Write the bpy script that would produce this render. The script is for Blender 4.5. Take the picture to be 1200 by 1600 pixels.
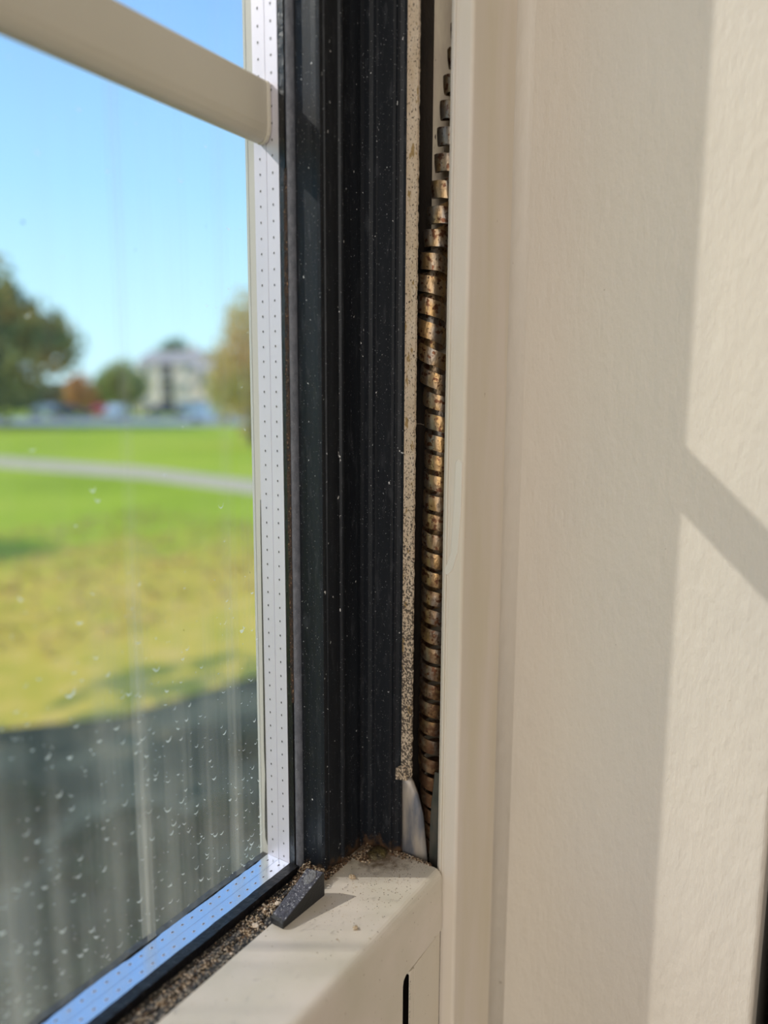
import bpy, bmesh, math, random
from mathutils import Vector, Matrix, noise

random.seed(7)
for o in list(bpy.data.objects):
    bpy.data.objects.remove(o, do_unlink=True)
SC = bpy.context.scene
COL = SC.collection
R = math.radians
S = 0.2            # plan unit: the lens is 0.2 m above the top of the sash rail
CZ = 2.0           # lens height above the lawn


def P(x, y, z):
    return Vector((x * S, y * S, CZ + z * S))


# ------------------------------------------------------------------ camera
cd = bpy.data.cameras.new('camera')
cam = bpy.data.objects.new('camera', cd)
COL.objects.link(cam)
SC.camera = cam
TH, AZ, RO = R(8.5), R(33.02), R(0.28)
d = Vector((math.cos(AZ), math.sin(AZ), 0)); r_ = Vector((math.sin(AZ), -math.cos(AZ), 0)); u_ = Vector((0, 0, 1))
F_ = d * math.cos(TH) - u_ * math.sin(TH)
U_ = d * math.sin(TH) + u_ * math.cos(TH)
RR = r_ * math.cos(RO) + U_ * math.sin(RO)
UU = -r_ * math.sin(RO) + U_ * math.cos(RO)
cam.matrix_world = Matrix(((RR.x, UU.x, -F_.x, 0), (RR.y, UU.y, -F_.y, 0), (RR.z, UU.z, -F_.z, CZ), (0, 0, 0, 1)))
cd.sensor_fit = 'VERTICAL'
cd.sensor_height = 36.0
cd.lens = 36.0 * 1155 / 1600
cd.clip_start = 0.005
cd.clip_end = 600
cd.dof.use_dof = True
cd.dof.focus_distance = 0.308
cd.dof.aperture_fstop = 26.0 / 6.5

# ------------------------------------------------------------------ sky
W = bpy.data.worlds.new('sky')
SC.world = W
W.use_nodes = True
nt = W.node_tree
nt.nodes.clear()
wo = nt.nodes.new('ShaderNodeOutputWorld')
bg = nt.nodes.new('ShaderNodeBackground')
tc = nt.nodes.new('ShaderNodeTexCoord')
sx = nt.nodes.new('ShaderNodeSeparateXYZ')
cr = nt.nodes.new('ShaderNodeValToRGB')
nt.links.new(tc.outputs['Generated'], sx.inputs[0])
nt.links.new(sx.outputs['Z'], cr.inputs[0])
nt.links.new(cr.outputs[0], bg.inputs[0])
nt.links.new(bg.outputs[0], wo.inputs[0])
e = cr.color_ramp.elements
e[0].position = 0.0; e[0].color = (0.62, 0.88, 1.0, 1)
e[1].position = 1.0; e[1].color = (0.16, 0.34, 0.75, 1)
for p_, c_ in ((0.08, (0.55, 0.86, 1.0, 1)), (0.25, (0.36, 0.68, 1.0, 1)), (0.45, (0.235, 0.48, 0.92, 1))):
    q = cr.color_ramp.elements.new(p_); q.color = c_
bg.inputs[1].default_value = 1.25

# ------------------------------------------------------------------ sun and the fill lamps added in the room
sl = bpy.data.lights.new('sun', 'SUN')
sl.energy = 2.4
sl.angle = R(0.55)
sl.color = (1.0, 0.945, 0.87)
so = bpy.data.objects.new('sun', sl)
COL.objects.link(so)
SUN = Vector((0.645, -1.0, -0.965))
so.rotation_euler = SUN.to_track_quat('-Z', 'Y').to_euler()
so.location = (-8, 12, 13)

al = bpy.data.lights.new('room_fill', 'AREA')  # fill lamp added at the back wall to lift the room-facing sides
al.shape = 'RECTANGLE'; al.size = 2.4; al.size_y = 1.5
al.energy = 5
al.color = (1.0, 0.95, 0.88)
ao = bpy.data.objects.new('room_fill', al)
COL.objects.link(ao)
ao.location = (-0.6, -3.3, 2.3)
ao.rotation_euler = (R(90), 0, 0)      # faces +Y, towards the window wall
al2 = bpy.data.lights.new('side_fill', 'AREA')   # fill added at the left wall to brighten the left-facing sides
al2.shape = 'RECTANGLE'; al2.size = 2.0; al2.size_y = 1.4
al2.energy = 38
al2.color = (1.0, 0.96, 0.90)
ao2 = bpy.data.objects.new('side_fill', al2)
COL.objects.link(ao2)
ao2.location = (-2.15, -1.15, 2.55)
ao2.rotation_euler = (0, R(-90), 0)    # faces +X, across the room

SC.view_settings.view_transform = 'Standard'
SC.view_settings.look = 'None'
SC.view_settings.gamma = 1
SC.view_settings.exposure = 0.0
SC.view_settings.use_curve_mapping = False
SC.cycles.max_bounces = 12
SC.cycles.transparent_max_bounces = 24
SC.cycles.sample_clamp_indirect = 4.0


# ================================================================== materials
def mat(name, col, rough=0.5, metal=0.0, spec=0.5, col2=None, nscale=(8, 8, 8), nfac=(0.35, 0.65), bump=0.0,
        bscale=(200, 200, 200), bdist=0.0006, specks=None):
    """Principled with object-space noise between two colours, bump, and a list of speck layers
    (scale3, threshold lo, hi, colour)."""
    m = bpy.data.materials.new(name)
    m.use_nodes = True
    n, l = m.node_tree.nodes, m.node_tree.links
    b = n['Principled BSDF']
    b.inputs['Base Color'].default_value = (*col, 1)
    b.inputs['Roughness'].default_value = rough
    b.inputs['Metallic'].default_value = metal
    b.inputs['Specular IOR Level'].default_value = spec
    t = n.new('ShaderNodeTexCoord')

    def noise_node(sc, detail=4, off=0.0):
        mp = n.new('ShaderNodeMapping')
        mp.inputs['Scale'].default_value = sc
        mp.inputs['Location'].default_value = (off, off * 1.7, off * 0.3)
        l.new(t.outputs['Object'], mp.inputs[0])
        x = n.new('ShaderNodeTexNoise')
        x.inputs['Scale'].default_value = 1.0
        x.inputs['Detail'].default_value = detail
        l.new(mp.outputs[0], x.inputs[0])
        return x
    cur = None
    if col2 is not None:
        nz = noise_node(nscale)
        mr = n.new('ShaderNodeMapRange')
        mr.inputs[1].default_value, mr.inputs[2].default_value = nfac
        l.new(nz.outputs[0], mr.inputs[0])
        mx = n.new('ShaderNodeMix'); mx.data_type = 'RGBA'
        mx.inputs[6].default_value = (*col, 1); mx.inputs[7].default_value = (*col2, 1)
        l.new(mr.outputs[0], mx.inputs[0])
        cur = mx.outputs[2]
    for k, sp in enumerate(specks or []):
        sc, lo, hi, c = sp[:4]
        nz = noise_node(sc, 3, 3.1 + 5 * k)
        mr = n.new('ShaderNodeMapRange')
        mr.inputs[1].default_value, mr.inputs[2].default_value = lo, hi
        l.new(nz.outputs[0], mr.inputs[0])
        mx = n.new('ShaderNodeMix'); mx.data_type = 'RGBA'
        if cur is None:
            mx.inputs[6].default_value = (*col, 1)
        else:
            l.new(cur, mx.inputs[6])
        mx.inputs[7].default_value = (*c, 1)
        l.new(mr.outputs[0], mx.inputs[0])
        cur = mx.outputs[2]
    if cur is not None:
        l.new(cur, b.inputs['Base Color'])
    if bump:
        nz = noise_node(bscale, 5, 1.3)
        bp = n.new('ShaderNodeBump')
        bp.inputs['Strength'].default_value = bump
        bp.inputs['Distance'].default_value = bdist
        l.new(nz.outputs[0], bp.inputs['Height'])
        l.new(bp.outputs[0], b.inputs['Normal'])
    m.diffuse_color = (*col, 1)
    return m


def ramp_z(m, lo, hi, c, soft_noise=None, amt=1.0, t0=0.95, t1=1.25):
    """dirt of colour c laid on material m where object Z goes from lo (full) to hi (none), broken by noise"""
    n, l = m.node_tree.nodes, m.node_tree.links
    b = n['Principled BSDF']
    t = n.new('ShaderNodeTexCoord'); s = n.new('ShaderNodeSeparateXYZ')
    l.new(t.outputs['Object'], s.inputs[0])
    mr = n.new('ShaderNodeMapRange')
    mr.inputs[1].default_value, mr.inputs[2].default_value = lo, hi
    mr.inputs[3].default_value, mr.inputs[4].default_value = amt, 0
    l.new(s.outputs['Z'], mr.inputs[0])
    nz = n.new('ShaderNodeTexNoise'); nz.inputs['Scale'].default_value = soft_noise or 400
    nz.inputs['Detail'].default_value = 4
    l.new(t.outputs['Object'], nz.inputs[0])
    ad = n.new('ShaderNodeMath'); ad.operation = 'ADD'
    l.new(mr.outputs[0], ad.inputs[0]); l.new(nz.outputs[0], ad.inputs[1])
    m2 = n.new('ShaderNodeMapRange')
    m2.inputs[1].default_value, m2.inputs[2].default_value = t0, t1
    l.new(ad.outputs[0], m2.inputs[0])
    mx = n.new('ShaderNodeMix'); mx.data_type = 'RGBA'
    if b.inputs['Base Color'].is_linked:
        l.new(b.inputs['Base Color'].links[0].from_socket, mx.inputs[6])
    else:
        mx.inputs[6].default_value = b.inputs['Base Color'].default_value
    mx.inputs[7].default_value = (*c, 1)
    l.new(m2.outputs[0], mx.inputs[0])
    l.new(mx.outputs[2], b.inputs['Base Color'])
    return m


CREAM = (0.74, 0.67, 0.56)
M = {}
M['vinyl'] = mat('cream_vinyl', CREAM, 0.38, col2=(0.70, 0.625, 0.50), nscale=(30, 30, 10), bump=0.15,
                 bscale=(350, 350, 350), bdist=0.0002,
                 specks=[((900, 900, 900), 0.73, 0.76, (0.25, 0.18, 0.11))])
M['rail'] = mat('cream_sash_vinyl', (0.78, 0.70, 0.61), 0.36, col2=(0.70, 0.64, 0.53), nscale=(40, 40, 40), bump=0.25,
                bscale=(500, 500, 500), bdist=0.0002,
                specks=[((700, 700, 700), 0.70, 0.74, (0.30, 0.22, 0.14)), ((420, 420, 420), 0.72, 0.76, (0.50, 0.40, 0.28))])
M['jamb'] = mat('cream_jamb_vinyl', (0.77, 0.69, 0.61), 0.5, spec=0.12, col2=(0.71, 0.635, 0.51), nscale=(60, 60, 8),
                specks=[((300, 300, 120), 0.74, 0.77, (0.40, 0.30, 0.20))], bump=0.1, bscale=(300, 300, 60), bdist=0.0003)
M['paint'] = mat('brushed_cream_paint', (0.72, 0.655, 0.565), 0.55, col2=(0.68, 0.625, 0.55), nscale=(14, 14, 7), bump=0.8,
                 bscale=(260, 260, 110), bdist=0.0009,
                 specks=[((260, 260, 200), 0.76, 0.80, (0.50, 0.44, 0.36))])
M['wallpaint'] = mat('wall_paint', (0.46, 0.42, 0.36), 0.8, bump=0.2, bscale=(90, 90, 90))
M['ceiling'] = mat('ceiling_paint', (0.75, 0.73, 0.69), 0.9)
M['floor'] = mat('oak_floor', (0.32, 0.20, 0.11), 0.45, col2=(0.24, 0.14, 0.07), nscale=(3, 30, 3))
DUST = (0.42, 0.42, 0.44)
M['black'] = ramp_z(mat('black_weathered_frame', (0.006, 0.0078, 0.0115), 0.45, spec=0.24, col2=(0.011, 0.0135, 0.018),
                 nscale=(240, 240, 6), bump=0.25, bscale=(700, 700, 250), bdist=0.0003,
                 specks=[((2100, 2100, 1400), 0.675, 0.72, (0.28, 0.28, 0.30)), ((420, 420, 100), 0.58, 0.80, (0.035, 0.038, 0.045)),
                         ((600, 600, 400), 0.725, 0.74, (0.6, 0.6, 0.6))]),
                    CZ - 1.03 * S, CZ - 0.93 * S, (0.10, 0.055, 0.028), 300)
M['greyrub'] = mat('grey_gasket_rubber', (0.11, 0.12, 0.145), 0.55, col2=(0.17, 0.18, 0.21), nscale=(500, 500, 300),
                   bump=0.8, bscale=(1500, 1500, 1500), bdist=0.0003,
                   specks=[((1800, 1800, 1800), 0.66, 0.70, (0.30, 0.30, 0.33))])
M['butyl'] = mat('black_sealant', (0.006, 0.006, 0.008), 0.35, bump=0.8, bscale=(400, 400, 250), bdist=0.0006,
                 specks=[((1100, 1100, 1100), 0.68, 0.72, (0.20, 0.19, 0.19))])
M['rust'] = mat('brown_sealant_dirt', (0.055, 0.026, 0.012), 0.8, col2=(0.012, 0.009, 0.008), nscale=(900, 900, 350),
                bump=1.0, bscale=(900, 900, 900), bdist=0.0006,
                specks=[((1200, 1200, 1200), 0.62, 0.66, (0.22, 0.12, 0.06))])
M['alu'] = mat('aluminium_spacer', (0.72, 0.68, 0.76), 0.5, 0.30, col2=(0.68, 0.65, 0.73), nscale=(40, 40, 12))
M['aluskytint'] = mat('sky_tinted_spacer', (0.78, 0.84, 0.93), 0.22, 1.0, col2=(0.74, 0.80, 0.90), nscale=(40, 40, 12))  # same spacer as the upright, the sky's blue put into its metal colour
M['edge'] = mat('grey_outer_edge', (0.56, 0.53, 0.49), 0.5)
M['hole'] = mat('spacer_hole', (0.09, 0.085, 0.085), 0.5, 0.4)
M['hole2'] = mat('black_pile', (0.005, 0.004, 0.004), 1.0, spec=0.0)
M['grille'] = mat('cream_grille', (0.80, 0.73, 0.62), 0.4, col2=(0.77, 0.70, 0.58), nscale=(20, 20, 20))
M['mould'] = mat('mouldy_cream_strip', (0.68, 0.56, 0.43), 0.7, col2=(0.60, 0.47, 0.33), nscale=(300, 300, 120), bump=0.9,
                 bscale=(900, 900, 700), bdist=0.0006,
                 specks=[((1500, 1500, 900), 0.60, 0.64, (0.07, 0.045, 0.03)), ((400, 400, 160), 0.63, 0.67, (0.36, 0.24, 0.10))])
ramp_z(M['mould'], CZ - 0.55 * S, CZ + 0.15 * S, (0.10, 0.078, 0.06), 1100, 0.22, 0.66, 0.76)
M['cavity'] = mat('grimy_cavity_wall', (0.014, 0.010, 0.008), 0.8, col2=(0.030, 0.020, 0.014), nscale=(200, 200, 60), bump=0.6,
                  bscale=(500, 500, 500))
M['cavback'] = mat('cream_channel_back', (0.66, 0.57, 0.43), 0.6, col2=(0.55, 0.46, 0.36), nscale=(200, 200, 60),
                   specks=[((350, 350, 140), 0.66, 0.70, (0.12, 0.08, 0.06))])
M['gasket'] = mat('dusty_black_gasket', (0.018, 0.017, 0.019), 0.6, col2=(0.05, 0.045, 0.042), nscale=(600, 600, 600), bump=1.0,
                  bscale=(900, 900, 900), bdist=0.0008,
                  specks=[((800, 800, 800), 0.55, 0.60, (0.30, 0.26, 0.21)), ((1500, 1500, 1500), 0.62, 0.66, (0.5, 0.45, 0.36))])
M['wedge'] = mat('black_wedge_rubber', (0.016, 0.017, 0.019), 0.5, bump=0.5, bscale=(900, 900, 900), bdist=0.0004)
M['wedgetop'] = mat('dusty_wedge_top', (0.040, 0.042, 0.060), 0.55, col2=(0.10, 0.10, 0.13), nscale=(900, 900, 900), bump=1.0,
                    bscale=(1300, 1300, 1300), bdist=0.0006,
                    specks=[((1400, 1400, 1400), 0.60, 0.64, (0.45, 0.45, 0.48))])
M['wedgedisc'] = mat('dusty_wedge_imprint', (0.12, 0.12, 0.13), 0.5, col2=(0.25, 0.25, 0.26), nscale=(1100, 1100, 1100), bump=1.0,
                     bscale=(1300, 1300, 1300), bdist=0.0006)
M['tab'] = mat('grey_steel_shoe', (0.15, 0.16, 0.19), 0.42, 0.35, col2=(0.42, 0.37, 0.32), nscale=(110, 110, 30), nfac=(0.42, 0.58),
               bump=0.3, bscale=(500, 500, 200), bdist=0.0004, specks=[((420, 420, 300), 0.72, 0.76, (0.10, 0.09, 0.09))])
M['tab2'] = mat('dull_green_steel', (0.075, 0.080, 0.070), 0.5, 0.5, col2=(0.12, 0.11, 0.09), nscale=(300, 300, 100))
M['dirt'] = mat('brown_grit_dirt', (0.15, 0.095, 0.055), 0.9, col2=(0.06, 0.04, 0.028), nscale=(700, 700, 700), bump=1.0,
                bscale=(1200, 1200, 1200), bdist=0.0012, specks=[((900, 900, 900), 0.62, 0.66, (0.45, 0.34, 0.22))])
M['lump'] = mat('dark_green_grime', (0.045, 0.034, 0.024), 0.4, col2=(0.13, 0.10, 0.035), nscale=(260, 260, 260), bump=0.9,
                bscale=(900, 900, 900), bdist=0.0008, specks=[((900, 900, 900), 0.66, 0.70, (0.35, 0.30, 0.18))])
M['curtain'] = mat('black_cloth', (0.008, 0.008, 0.011), 0.9, bump=0.3, bscale=(900, 900, 900))
M['smear'] = mat('clear_caulk', (0.76, 0.70, 0.62), 0.25)


def rusty_steel():
    m = mat('rusted_spring_steel', (0.25, 0.215, 0.18), 0.36, 0.85, col2=(0.40, 0.25, 0.11), nscale=(160, 160, 55),
            nfac=(0.42, 0.62), bump=0.55, bscale=(700, 700, 500), bdist=0.0004,
            specks=[((420, 420, 420), 0.56, 0.62, (0.13, 0.055, 0.028)), ((900, 900, 900), 0.64, 0.68, (0.05, 0.03, 0.02))])
    return m


M['spring'] = ramp_z(rusty_steel(), CZ - 0.95 * S, CZ - 0.05 * S, (0.13, 0.07, 0.04), 350, 0.45, 0.62, 0.95)


def glass_mat(name, dirt, low):
    m = bpy.data.materials.new(name)
    m.use_nodes = True
    n, l = m.node_tree.nodes, m.node_tree.links
    n.clear()
    out = n.new('ShaderNodeOutputMaterial')
    tr = n.new('ShaderNodeBsdfTransparent'); tr.inputs[0].default_value = (0.99, 0.995, 0.99, 1)
    gl = n.new('ShaderNodeBsdfGlossy'); gl.inputs['Roughness'].default_value = 0.0
    fr = n.new('ShaderNodeFresnel'); fr.inputs[0].default_value = 1.08
    m1 = n.new('ShaderNodeMixShader')
    l.new(fr.outputs[0], m1.inputs[0]); l.new(tr.outputs[0], m1.inputs[1]); l.new(gl.outputs[0], m1.inputs[2])
    if not dirt:
        l.new(m1.outputs[0], out.inputs[0])
        return m
    df = n.new('ShaderNodeBsdfDiffuse'); df.inputs[0].default_value = (0.64, 0.60, 0.55, 1)
    tl = n.new('ShaderNodeBsdfTranslucent'); tl.inputs[0].default_value = (0.72, 0.67, 0.60, 1)
    m2 = n.new('ShaderNodeMixShader'); m2.inputs[0].default_value = 0.7
    l.new(df.outputs[0], m2.inputs[1]); l.new(tl.outputs[0], m2.inputs[2])
    t = n.new('ShaderNodeTexCoord')

    def nz(sc, lo, hi, a, b_, det=3):
        mp = n.new('ShaderNodeMapping'); mp.inputs['Scale'].default_value = sc
        l.new(t.outputs['Object'], mp.inputs[0])
        x = n.new('ShaderNodeTexNoise'); x.inputs['Scale'].default_value = 1; x.inputs['Detail'].default_value = det
        l.new(mp.outputs[0], x.inputs[0])
        mr = n.new('ShaderNodeMapRange')
        for k, v in enumerate((lo, hi, a, b_)):
            mr.inputs[k + 1].default_value = v
        l.new(x.outputs[0], mr.inputs[0])
        return mr.outputs[0]

    def op(k, a, b_):
        x = n.new('ShaderNodeMath'); x.operation = k
        for i, v in enumerate((a, b_)):
            if isinstance(v, (int, float)):
                x.inputs[i].default_value = v
            else:
                l.new(v, x.inputs[i])
        return x.outputs[0]
    s = n.new('ShaderNodeSeparateXYZ'); l.new(t.outputs['Object'], s.inputs[0])
    mz = n.new('ShaderNodeMapRange')
    for k, v in enumerate((CZ - 0.15 * S, CZ - 0.95 * S, 0.05, low)):
        mz.inputs[k + 1].default_value = v
    l.new(s.outputs['Z'], mz.inputs[0])

    def band(x0, w):            # a run mark: a wiped vertical streak at X = x0
        a = op('SUBTRACT', s.outputs['X'], x0 * S)
        a = op('ABSOLUTE', a, 0)
        x = n.new('ShaderNodeMapRange')
        for k, v in enumerate((w * S * 0.7, w * S, 1, 0)):
            x.inputs[k + 1].default_value = v
        l.new(a, x.inputs[0])
        return x.outputs[0]
    st = nz((150, 1, 3), 0.45, 0.70, 0.0, 0.6)
    st2 = nz((420, 1, 8), 0.50, 0.75, 0.0, 0.5)
    sm = nz((25, 1, 18), 0.30, 0.70, 0.55, 1.2)
    tot = op('ADD', op('ADD', st, st2), op('ADD', op('MULTIPLY', band(0.803, 0.012), 1.3), op('MULTIPLY', band(1.035, 0.014), 0.7)))
    tot = op('ADD', tot, 0.45)
    tot = op('MULTIPLY', op('MULTIPLY', tot, sm), mz.outputs[0])
    dots = nz((1500, 1, 1300), 0.70, 0.74, 0.0, 0.22, 2)
    tot = op('ADD', tot, op('MULTIPLY', dots, mz.outputs[0]))
    mn = n.new('ShaderNodeMath'); mn.operation = 'MINIMUM'; mn.inputs[1].default_value = 0.7
    l.new(tot, mn.inputs[0])
    m3 = n.new('ShaderNodeMixShader')
    l.new(mn.outputs[0], m3.inputs[0]); l.new(m1.outputs[0], m3.inputs[1]); l.new(m2.outputs[0], m3.inputs[2])
    l.new(m3.outputs[0], out.inputs[0])
    return m


M['glass_in'] = glass_mat('clear_inner_pane', False, 0)
M['glass_out'] = glass_mat('dirty_outer_pane', True, 0.24)


def leafy(name, cols, scale):
    m = bpy.data.materials.new(name); m.use_nodes = True
    n, l = m.node_tree.nodes, m.node_tree.links
    b = n['Principled BSDF']; b.inputs['Roughness'].default_value = 0.75
    t = n.new('ShaderNodeTexCoord'); x = n.new('ShaderNodeTexNoise')
    x.inputs['Scale'].default_value = scale; x.inputs['Detail'].default_value = 3
    l.new(t.outputs['Object'], x.inputs[0])
    c = n.new('ShaderNodeValToRGB')
    l.new(x.outputs[0], c.inputs[0])
    el = c.color_ramp.elements
    el[0].position = 0.33; el[0].color = (*cols[0], 1)
    el[1].position = 0.68; el[1].color = (*cols[-1], 1)
    for i, cc in enumerate(cols[1:-1]):
        q = el.new(0.33 + 0.35 * (i + 1) / (len(cols) - 1)); q.color = (*cc, 1)
    l.new(c.outputs[0], b.inputs['Base Color'])
    b.inputs['Specular IOR Level'].default_value = 0.1
    tl = n.new('ShaderNodeBsdfTranslucent'); l.new(c.outputs[0], tl.inputs[0])
    mx = n.new('ShaderNodeMixShader'); mx.inputs[0].default_value = 0.45
    l.new(b.outputs[0], mx.inputs[1]); l.new(tl.outputs[0], mx.inputs[2])
    l.new(mx.outputs[0], n['Material Output'].inputs[0])
    return m


# ================================================================== mesh helpers
def link(name, bm, m, parent=None, smooth=False, kind=None):
    bmesh.ops.recalc_face_normals(bm, faces=bm.faces)
    me = bpy.data.meshes.new(name)
    bm.to_mesh(me); bm.free()
    ms = m if isinstance(m, (list, tuple)) else [m]
    for k in ms:
        me.materials.append(k)
    if smooth:
        for p in me.polygons:
            p.use_smooth = True
    o = bpy.data.objects.new(name, me)
    COL.objects.link(o)
    if parent is not None:
        o.parent = parent
        o.matrix_parent_inverse = Matrix.Translation(-parent_loc(parent))
    if kind:
        o['kind'] = kind
    return o


def parent_loc(p):
    # a mesh part sits at the world origin already (its own inverse cancels the root's offset)
    return Vector((0, 0, 0)) if p.parent is not None else Vector(p.location)


def empty(name, loc, label=None, cat=None, group=None, kind=None):
    o = bpy.data.objects.new(name, None)
    o.empty_display_size = 0.02
    o.location = loc
    COL.objects.link(o)
    return tag(o, label, cat, group, kind)


def tag(o, label=None, cat=None, group=None, kind=None):
    for k, v in (('label', label), ('category', cat), ('group', group), ('kind', kind)):
        if v:
            o[k] = v
    return o


def prism(bm, pts, lo, hi, axis='z', mi=0):
    """extrude a 2D outline: axis z -> pts are (x,y); x -> (y,z); y -> (x,z); plan units"""
    def mk(a, b, t):
        return P(a, b, t) if axis == 'z' else P(t, a, b) if axis == 'x' else P(a, t, b)
    n = len(pts)
    v0 = [bm.verts.new(mk(a, b, lo)) for a, b in pts]
    v1 = [bm.verts.new(mk(a, b, hi)) for a, b in pts]
    fs = [bm.faces.new(v0[::-1]), bm.faces.new(v1)]
    for i in range(n):
        fs.append(bm.faces.new((v0[i], v0[(i + 1) % n], v1[(i + 1) % n], v1[i])))
    for f in fs:
        f.material_index = mi
    return fs


def box(bm, x0, x1, y0, y1, z0, z1, mi=0):
    return prism(bm, [(x0, y0), (x1, y0), (x1, y1), (x0, y1)], z0, z1, 'z', mi)


def boxm(bm, x0, x1, y0, y1, z0, z1, mi=0):     # metres, world axes
    vs = [bm.verts.new((x, y, z)) for z in (z0, z1) for x, y in ((x0, y0), (x1, y0), (x1, y1), (x0, y1))]
    for q in ((3, 2, 1, 0), (4, 5, 6, 7), (0, 1, 5, 4), (1, 2, 6, 5), (2, 3, 7, 6), (3, 0, 4, 7)):
        bm.faces.new([vs[i] for i in q]).material_index = mi


def one(name, fn, m, parent=None, bevel=0, smooth=False, kind=None, seg=2):
    bm = bmesh.new()
    fn(bm)
    o = link(name, bm, m, parent, smooth, kind)
    if bevel:
        b = o.modifiers.new('bevel', 'BEVEL')
        b.width = bevel; b.segments = seg; b.limit_method = 'ANGLE'; b.angle_limit = R(25)
    return o


def arc(cx, cy, r, a0, a1, n):
    return [(cx + r * math.cos(R(a0 + (a1 - a0) * i / n)), cy + r * math.sin(R(a0 + (a1 - a0) * i / n))) for i in range(n + 1)]


TOP = 3.6      # top of the window opening
LEFT = -3.0

# ================================================================== room and wall (setting)
Yin, Yout = 0.101, 1.32
XR = 1.523     # face of the right reveal board


def wall_with_hole(bm):
    x0, x1, z0, z1 = -11.0, 11.0, -10.2, 7.5
    for a in ((x0, LEFT - 0.25, z0, z1), (XR + 0.12, x1, z0, z1), (LEFT - 0.25, XR + 0.12, z0, -1.92), (LEFT - 0.25, XR + 0.12, TOP + 0.12, z1)):
        box(bm, a[0], a[1], Yin + 0.01, Yout, a[2], a[3])


tag(one('wall_front', wall_with_hole, M['wallpaint']), 'cream wall the window is set in', 'wall', kind='structure')
tag(one('wall_back', lambda b: box(b, -11, 11, -17.5, -17, -6, 7.5), M['wallpaint']), 'plain wall behind the viewer', 'wall', kind='structure')
tag(one('wall_left', lambda b: box(b, -11.5, -11, -17.5, Yout, -6, 7.5), M['wallpaint']), 'plain side wall of the room, left', 'wall', kind='structure')
tag(one('wall_right', lambda b: box(b, 11, 11.5, -17.5, Yout, -6, 7.5), M['wallpaint']), 'plain side wall of the room, right', 'wall', kind='structure')
tag(one('floor', lambda b: box(b, -11.5, 11.5, -17.5, Yin + 0.01, -6.4, -6), M['floor']), 'dark oak floor of the room', 'floor', kind='structure')
tag(one('ceiling', lambda b: box(b, -11.5, 11.5, -17.5, Yout, 7.5, 7.8), M['ceiling']), 'white ceiling of the room', 'ceiling', kind='structure')

# right reveal board (with the painted return towards the jamb) ------------------------------
YS = 0.659     # plane of the step between jamb liner and reveal
rv = arc(XR + 0.012, Yin + 0.006, 0.012, 180, 270, 5)


def reveal(bm):
    pts = [(XR, YS + 0.02)] + [(a, b) for a, b in rv] + [(XR + 0.118, Yin - 0.006), (XR + 0.118, YS + 0.02)]
    prism(bm, pts, -1.92, TOP)


tag(one('trim_1', reveal, M['paint']), 'painted cream reveal board on the right with brush strokes and a diagonal shadow', 'window reveal', kind='structure')
tag(one('trim_2', lambda b: prism(b, [(LEFT - 0.25, Yin), (LEFT - 0.13, Yin), (LEFT - 0.13, 1.05), (LEFT - 0.25, 1.05)], -1.92, TOP), M['paint']),
    'painted cream reveal board on the left side of the opening', 'window reveal', kind='structure')
tag(one('trim_3', lambda b: box(b, LEFT - 0.25, XR + 0.118, Yin, Yout, TOP, TOP + 0.12), M['paint']),
    'painted cream head board over the window opening', 'window reveal', kind='structure')
tag(one('trim_4', lambda b: box(b, LEFT - 0.25, XR + 0.118, Yin - 0.15, Yout + 0.1, -1.92, -1.80), M['paint'], bevel=0.002),
    'painted cream sill board under the sash', 'window sill', kind='structure')

# ================================================================== jamb liner with the spring channel
XJ = 1.305
YJ0, YJ1 = 0.707, YS
jamb = empty('jamb_liner', P(XJ, 0.70, -1.5), 'cream vinyl jamb liner, narrow bright upright strip beside the rusty spring', 'jamb liner', kind='structure')


def liner(bm):
    pts = [(1.318, YJ0), (1.3095, YJ0), (1.3085, 0.7045), (1.3060, 0.7025), (XJ, 0.7005), (XJ, 0.6965), (1.3072, 0.6958), (1.3072, 0.6950),
           (XJ, 0.6943), (XJ, 0.690), (1.3056, 0.6896), (XJ, 0.6892), (XJ, 0.6665)]
    pts += arc(XJ + 0.0075, YS + 0.0075, 0.0075, 180, 270, 4)
    pts += [(XR + 0.01, YS), (XR + 0.01, YS + 0.012), (1.318, YS + 0.012)]
    prism(bm, pts[::-1], -1.80, TOP)


one('face_strip', liner, M['jamb'], jamb)


def corner_bead(bm):      # soft paint fillet in the corner of step and reveal
    q = arc(XR - 0.034, YS - 0.034, 0.0345, 90, 0, 10)
    prism(bm, q + [(XR + 0.001, YS + 0.001)], -1.80, TOP)


cb = one('paint_fillet', corner_bead, M['paint'], jamb)
for p in cb.data.polygons:
    p.use_smooth = len(p.vertices) == 4
# channel walls behind the lip
XB = 1.418
one('channel_back', lambda b: box(b, XB, XB + 0.02, YS + 0.012, 0.83, -1.8, TOP), M['cavback'], jamb)
one('channel_side', lambda b: box(b, XJ + 0.010, XB, 0.806, 0.83, -1.8, TOP), M['cavity'], jamb)


def lip(bm):              # thin mouldy edge: ragged right side
    n = 420
    z0, z1 = -0.815, TOP
    zs = [z0 + (1.1 - z0) * i / n for i in range(n + 1)] + [TOP]
    prev = None
    for z in zs:
        w = 0.776 + 0.0022 * noise.noise(Vector((0, 0, z * 60))) + 0.0012 * noise.noise(Vector((3, 0, z * 220)))
        c = [bm.verts.new(P(XJ + 0.001, 0.8005, z)), bm.verts.new(P(XJ + 0.0005, w, z)), bm.verts.new(P(XJ + 0.006, w - 0.001, z)),
             bm.verts.new(P(XJ + 0.010, 0.8005, z))]
        if prev:
            for i in range(4):
                bm.faces.new((prev[i], prev[(i + 1) % 4], c[(i + 1) % 4], c[i]))
        else:
            bm.faces.new(c)
        prev = c
    bm.faces.new(prev[::-1])


tag(one('mouldy_edge', lip, M['mould'], jamb), 'cream edge speckled with black mould')


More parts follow.
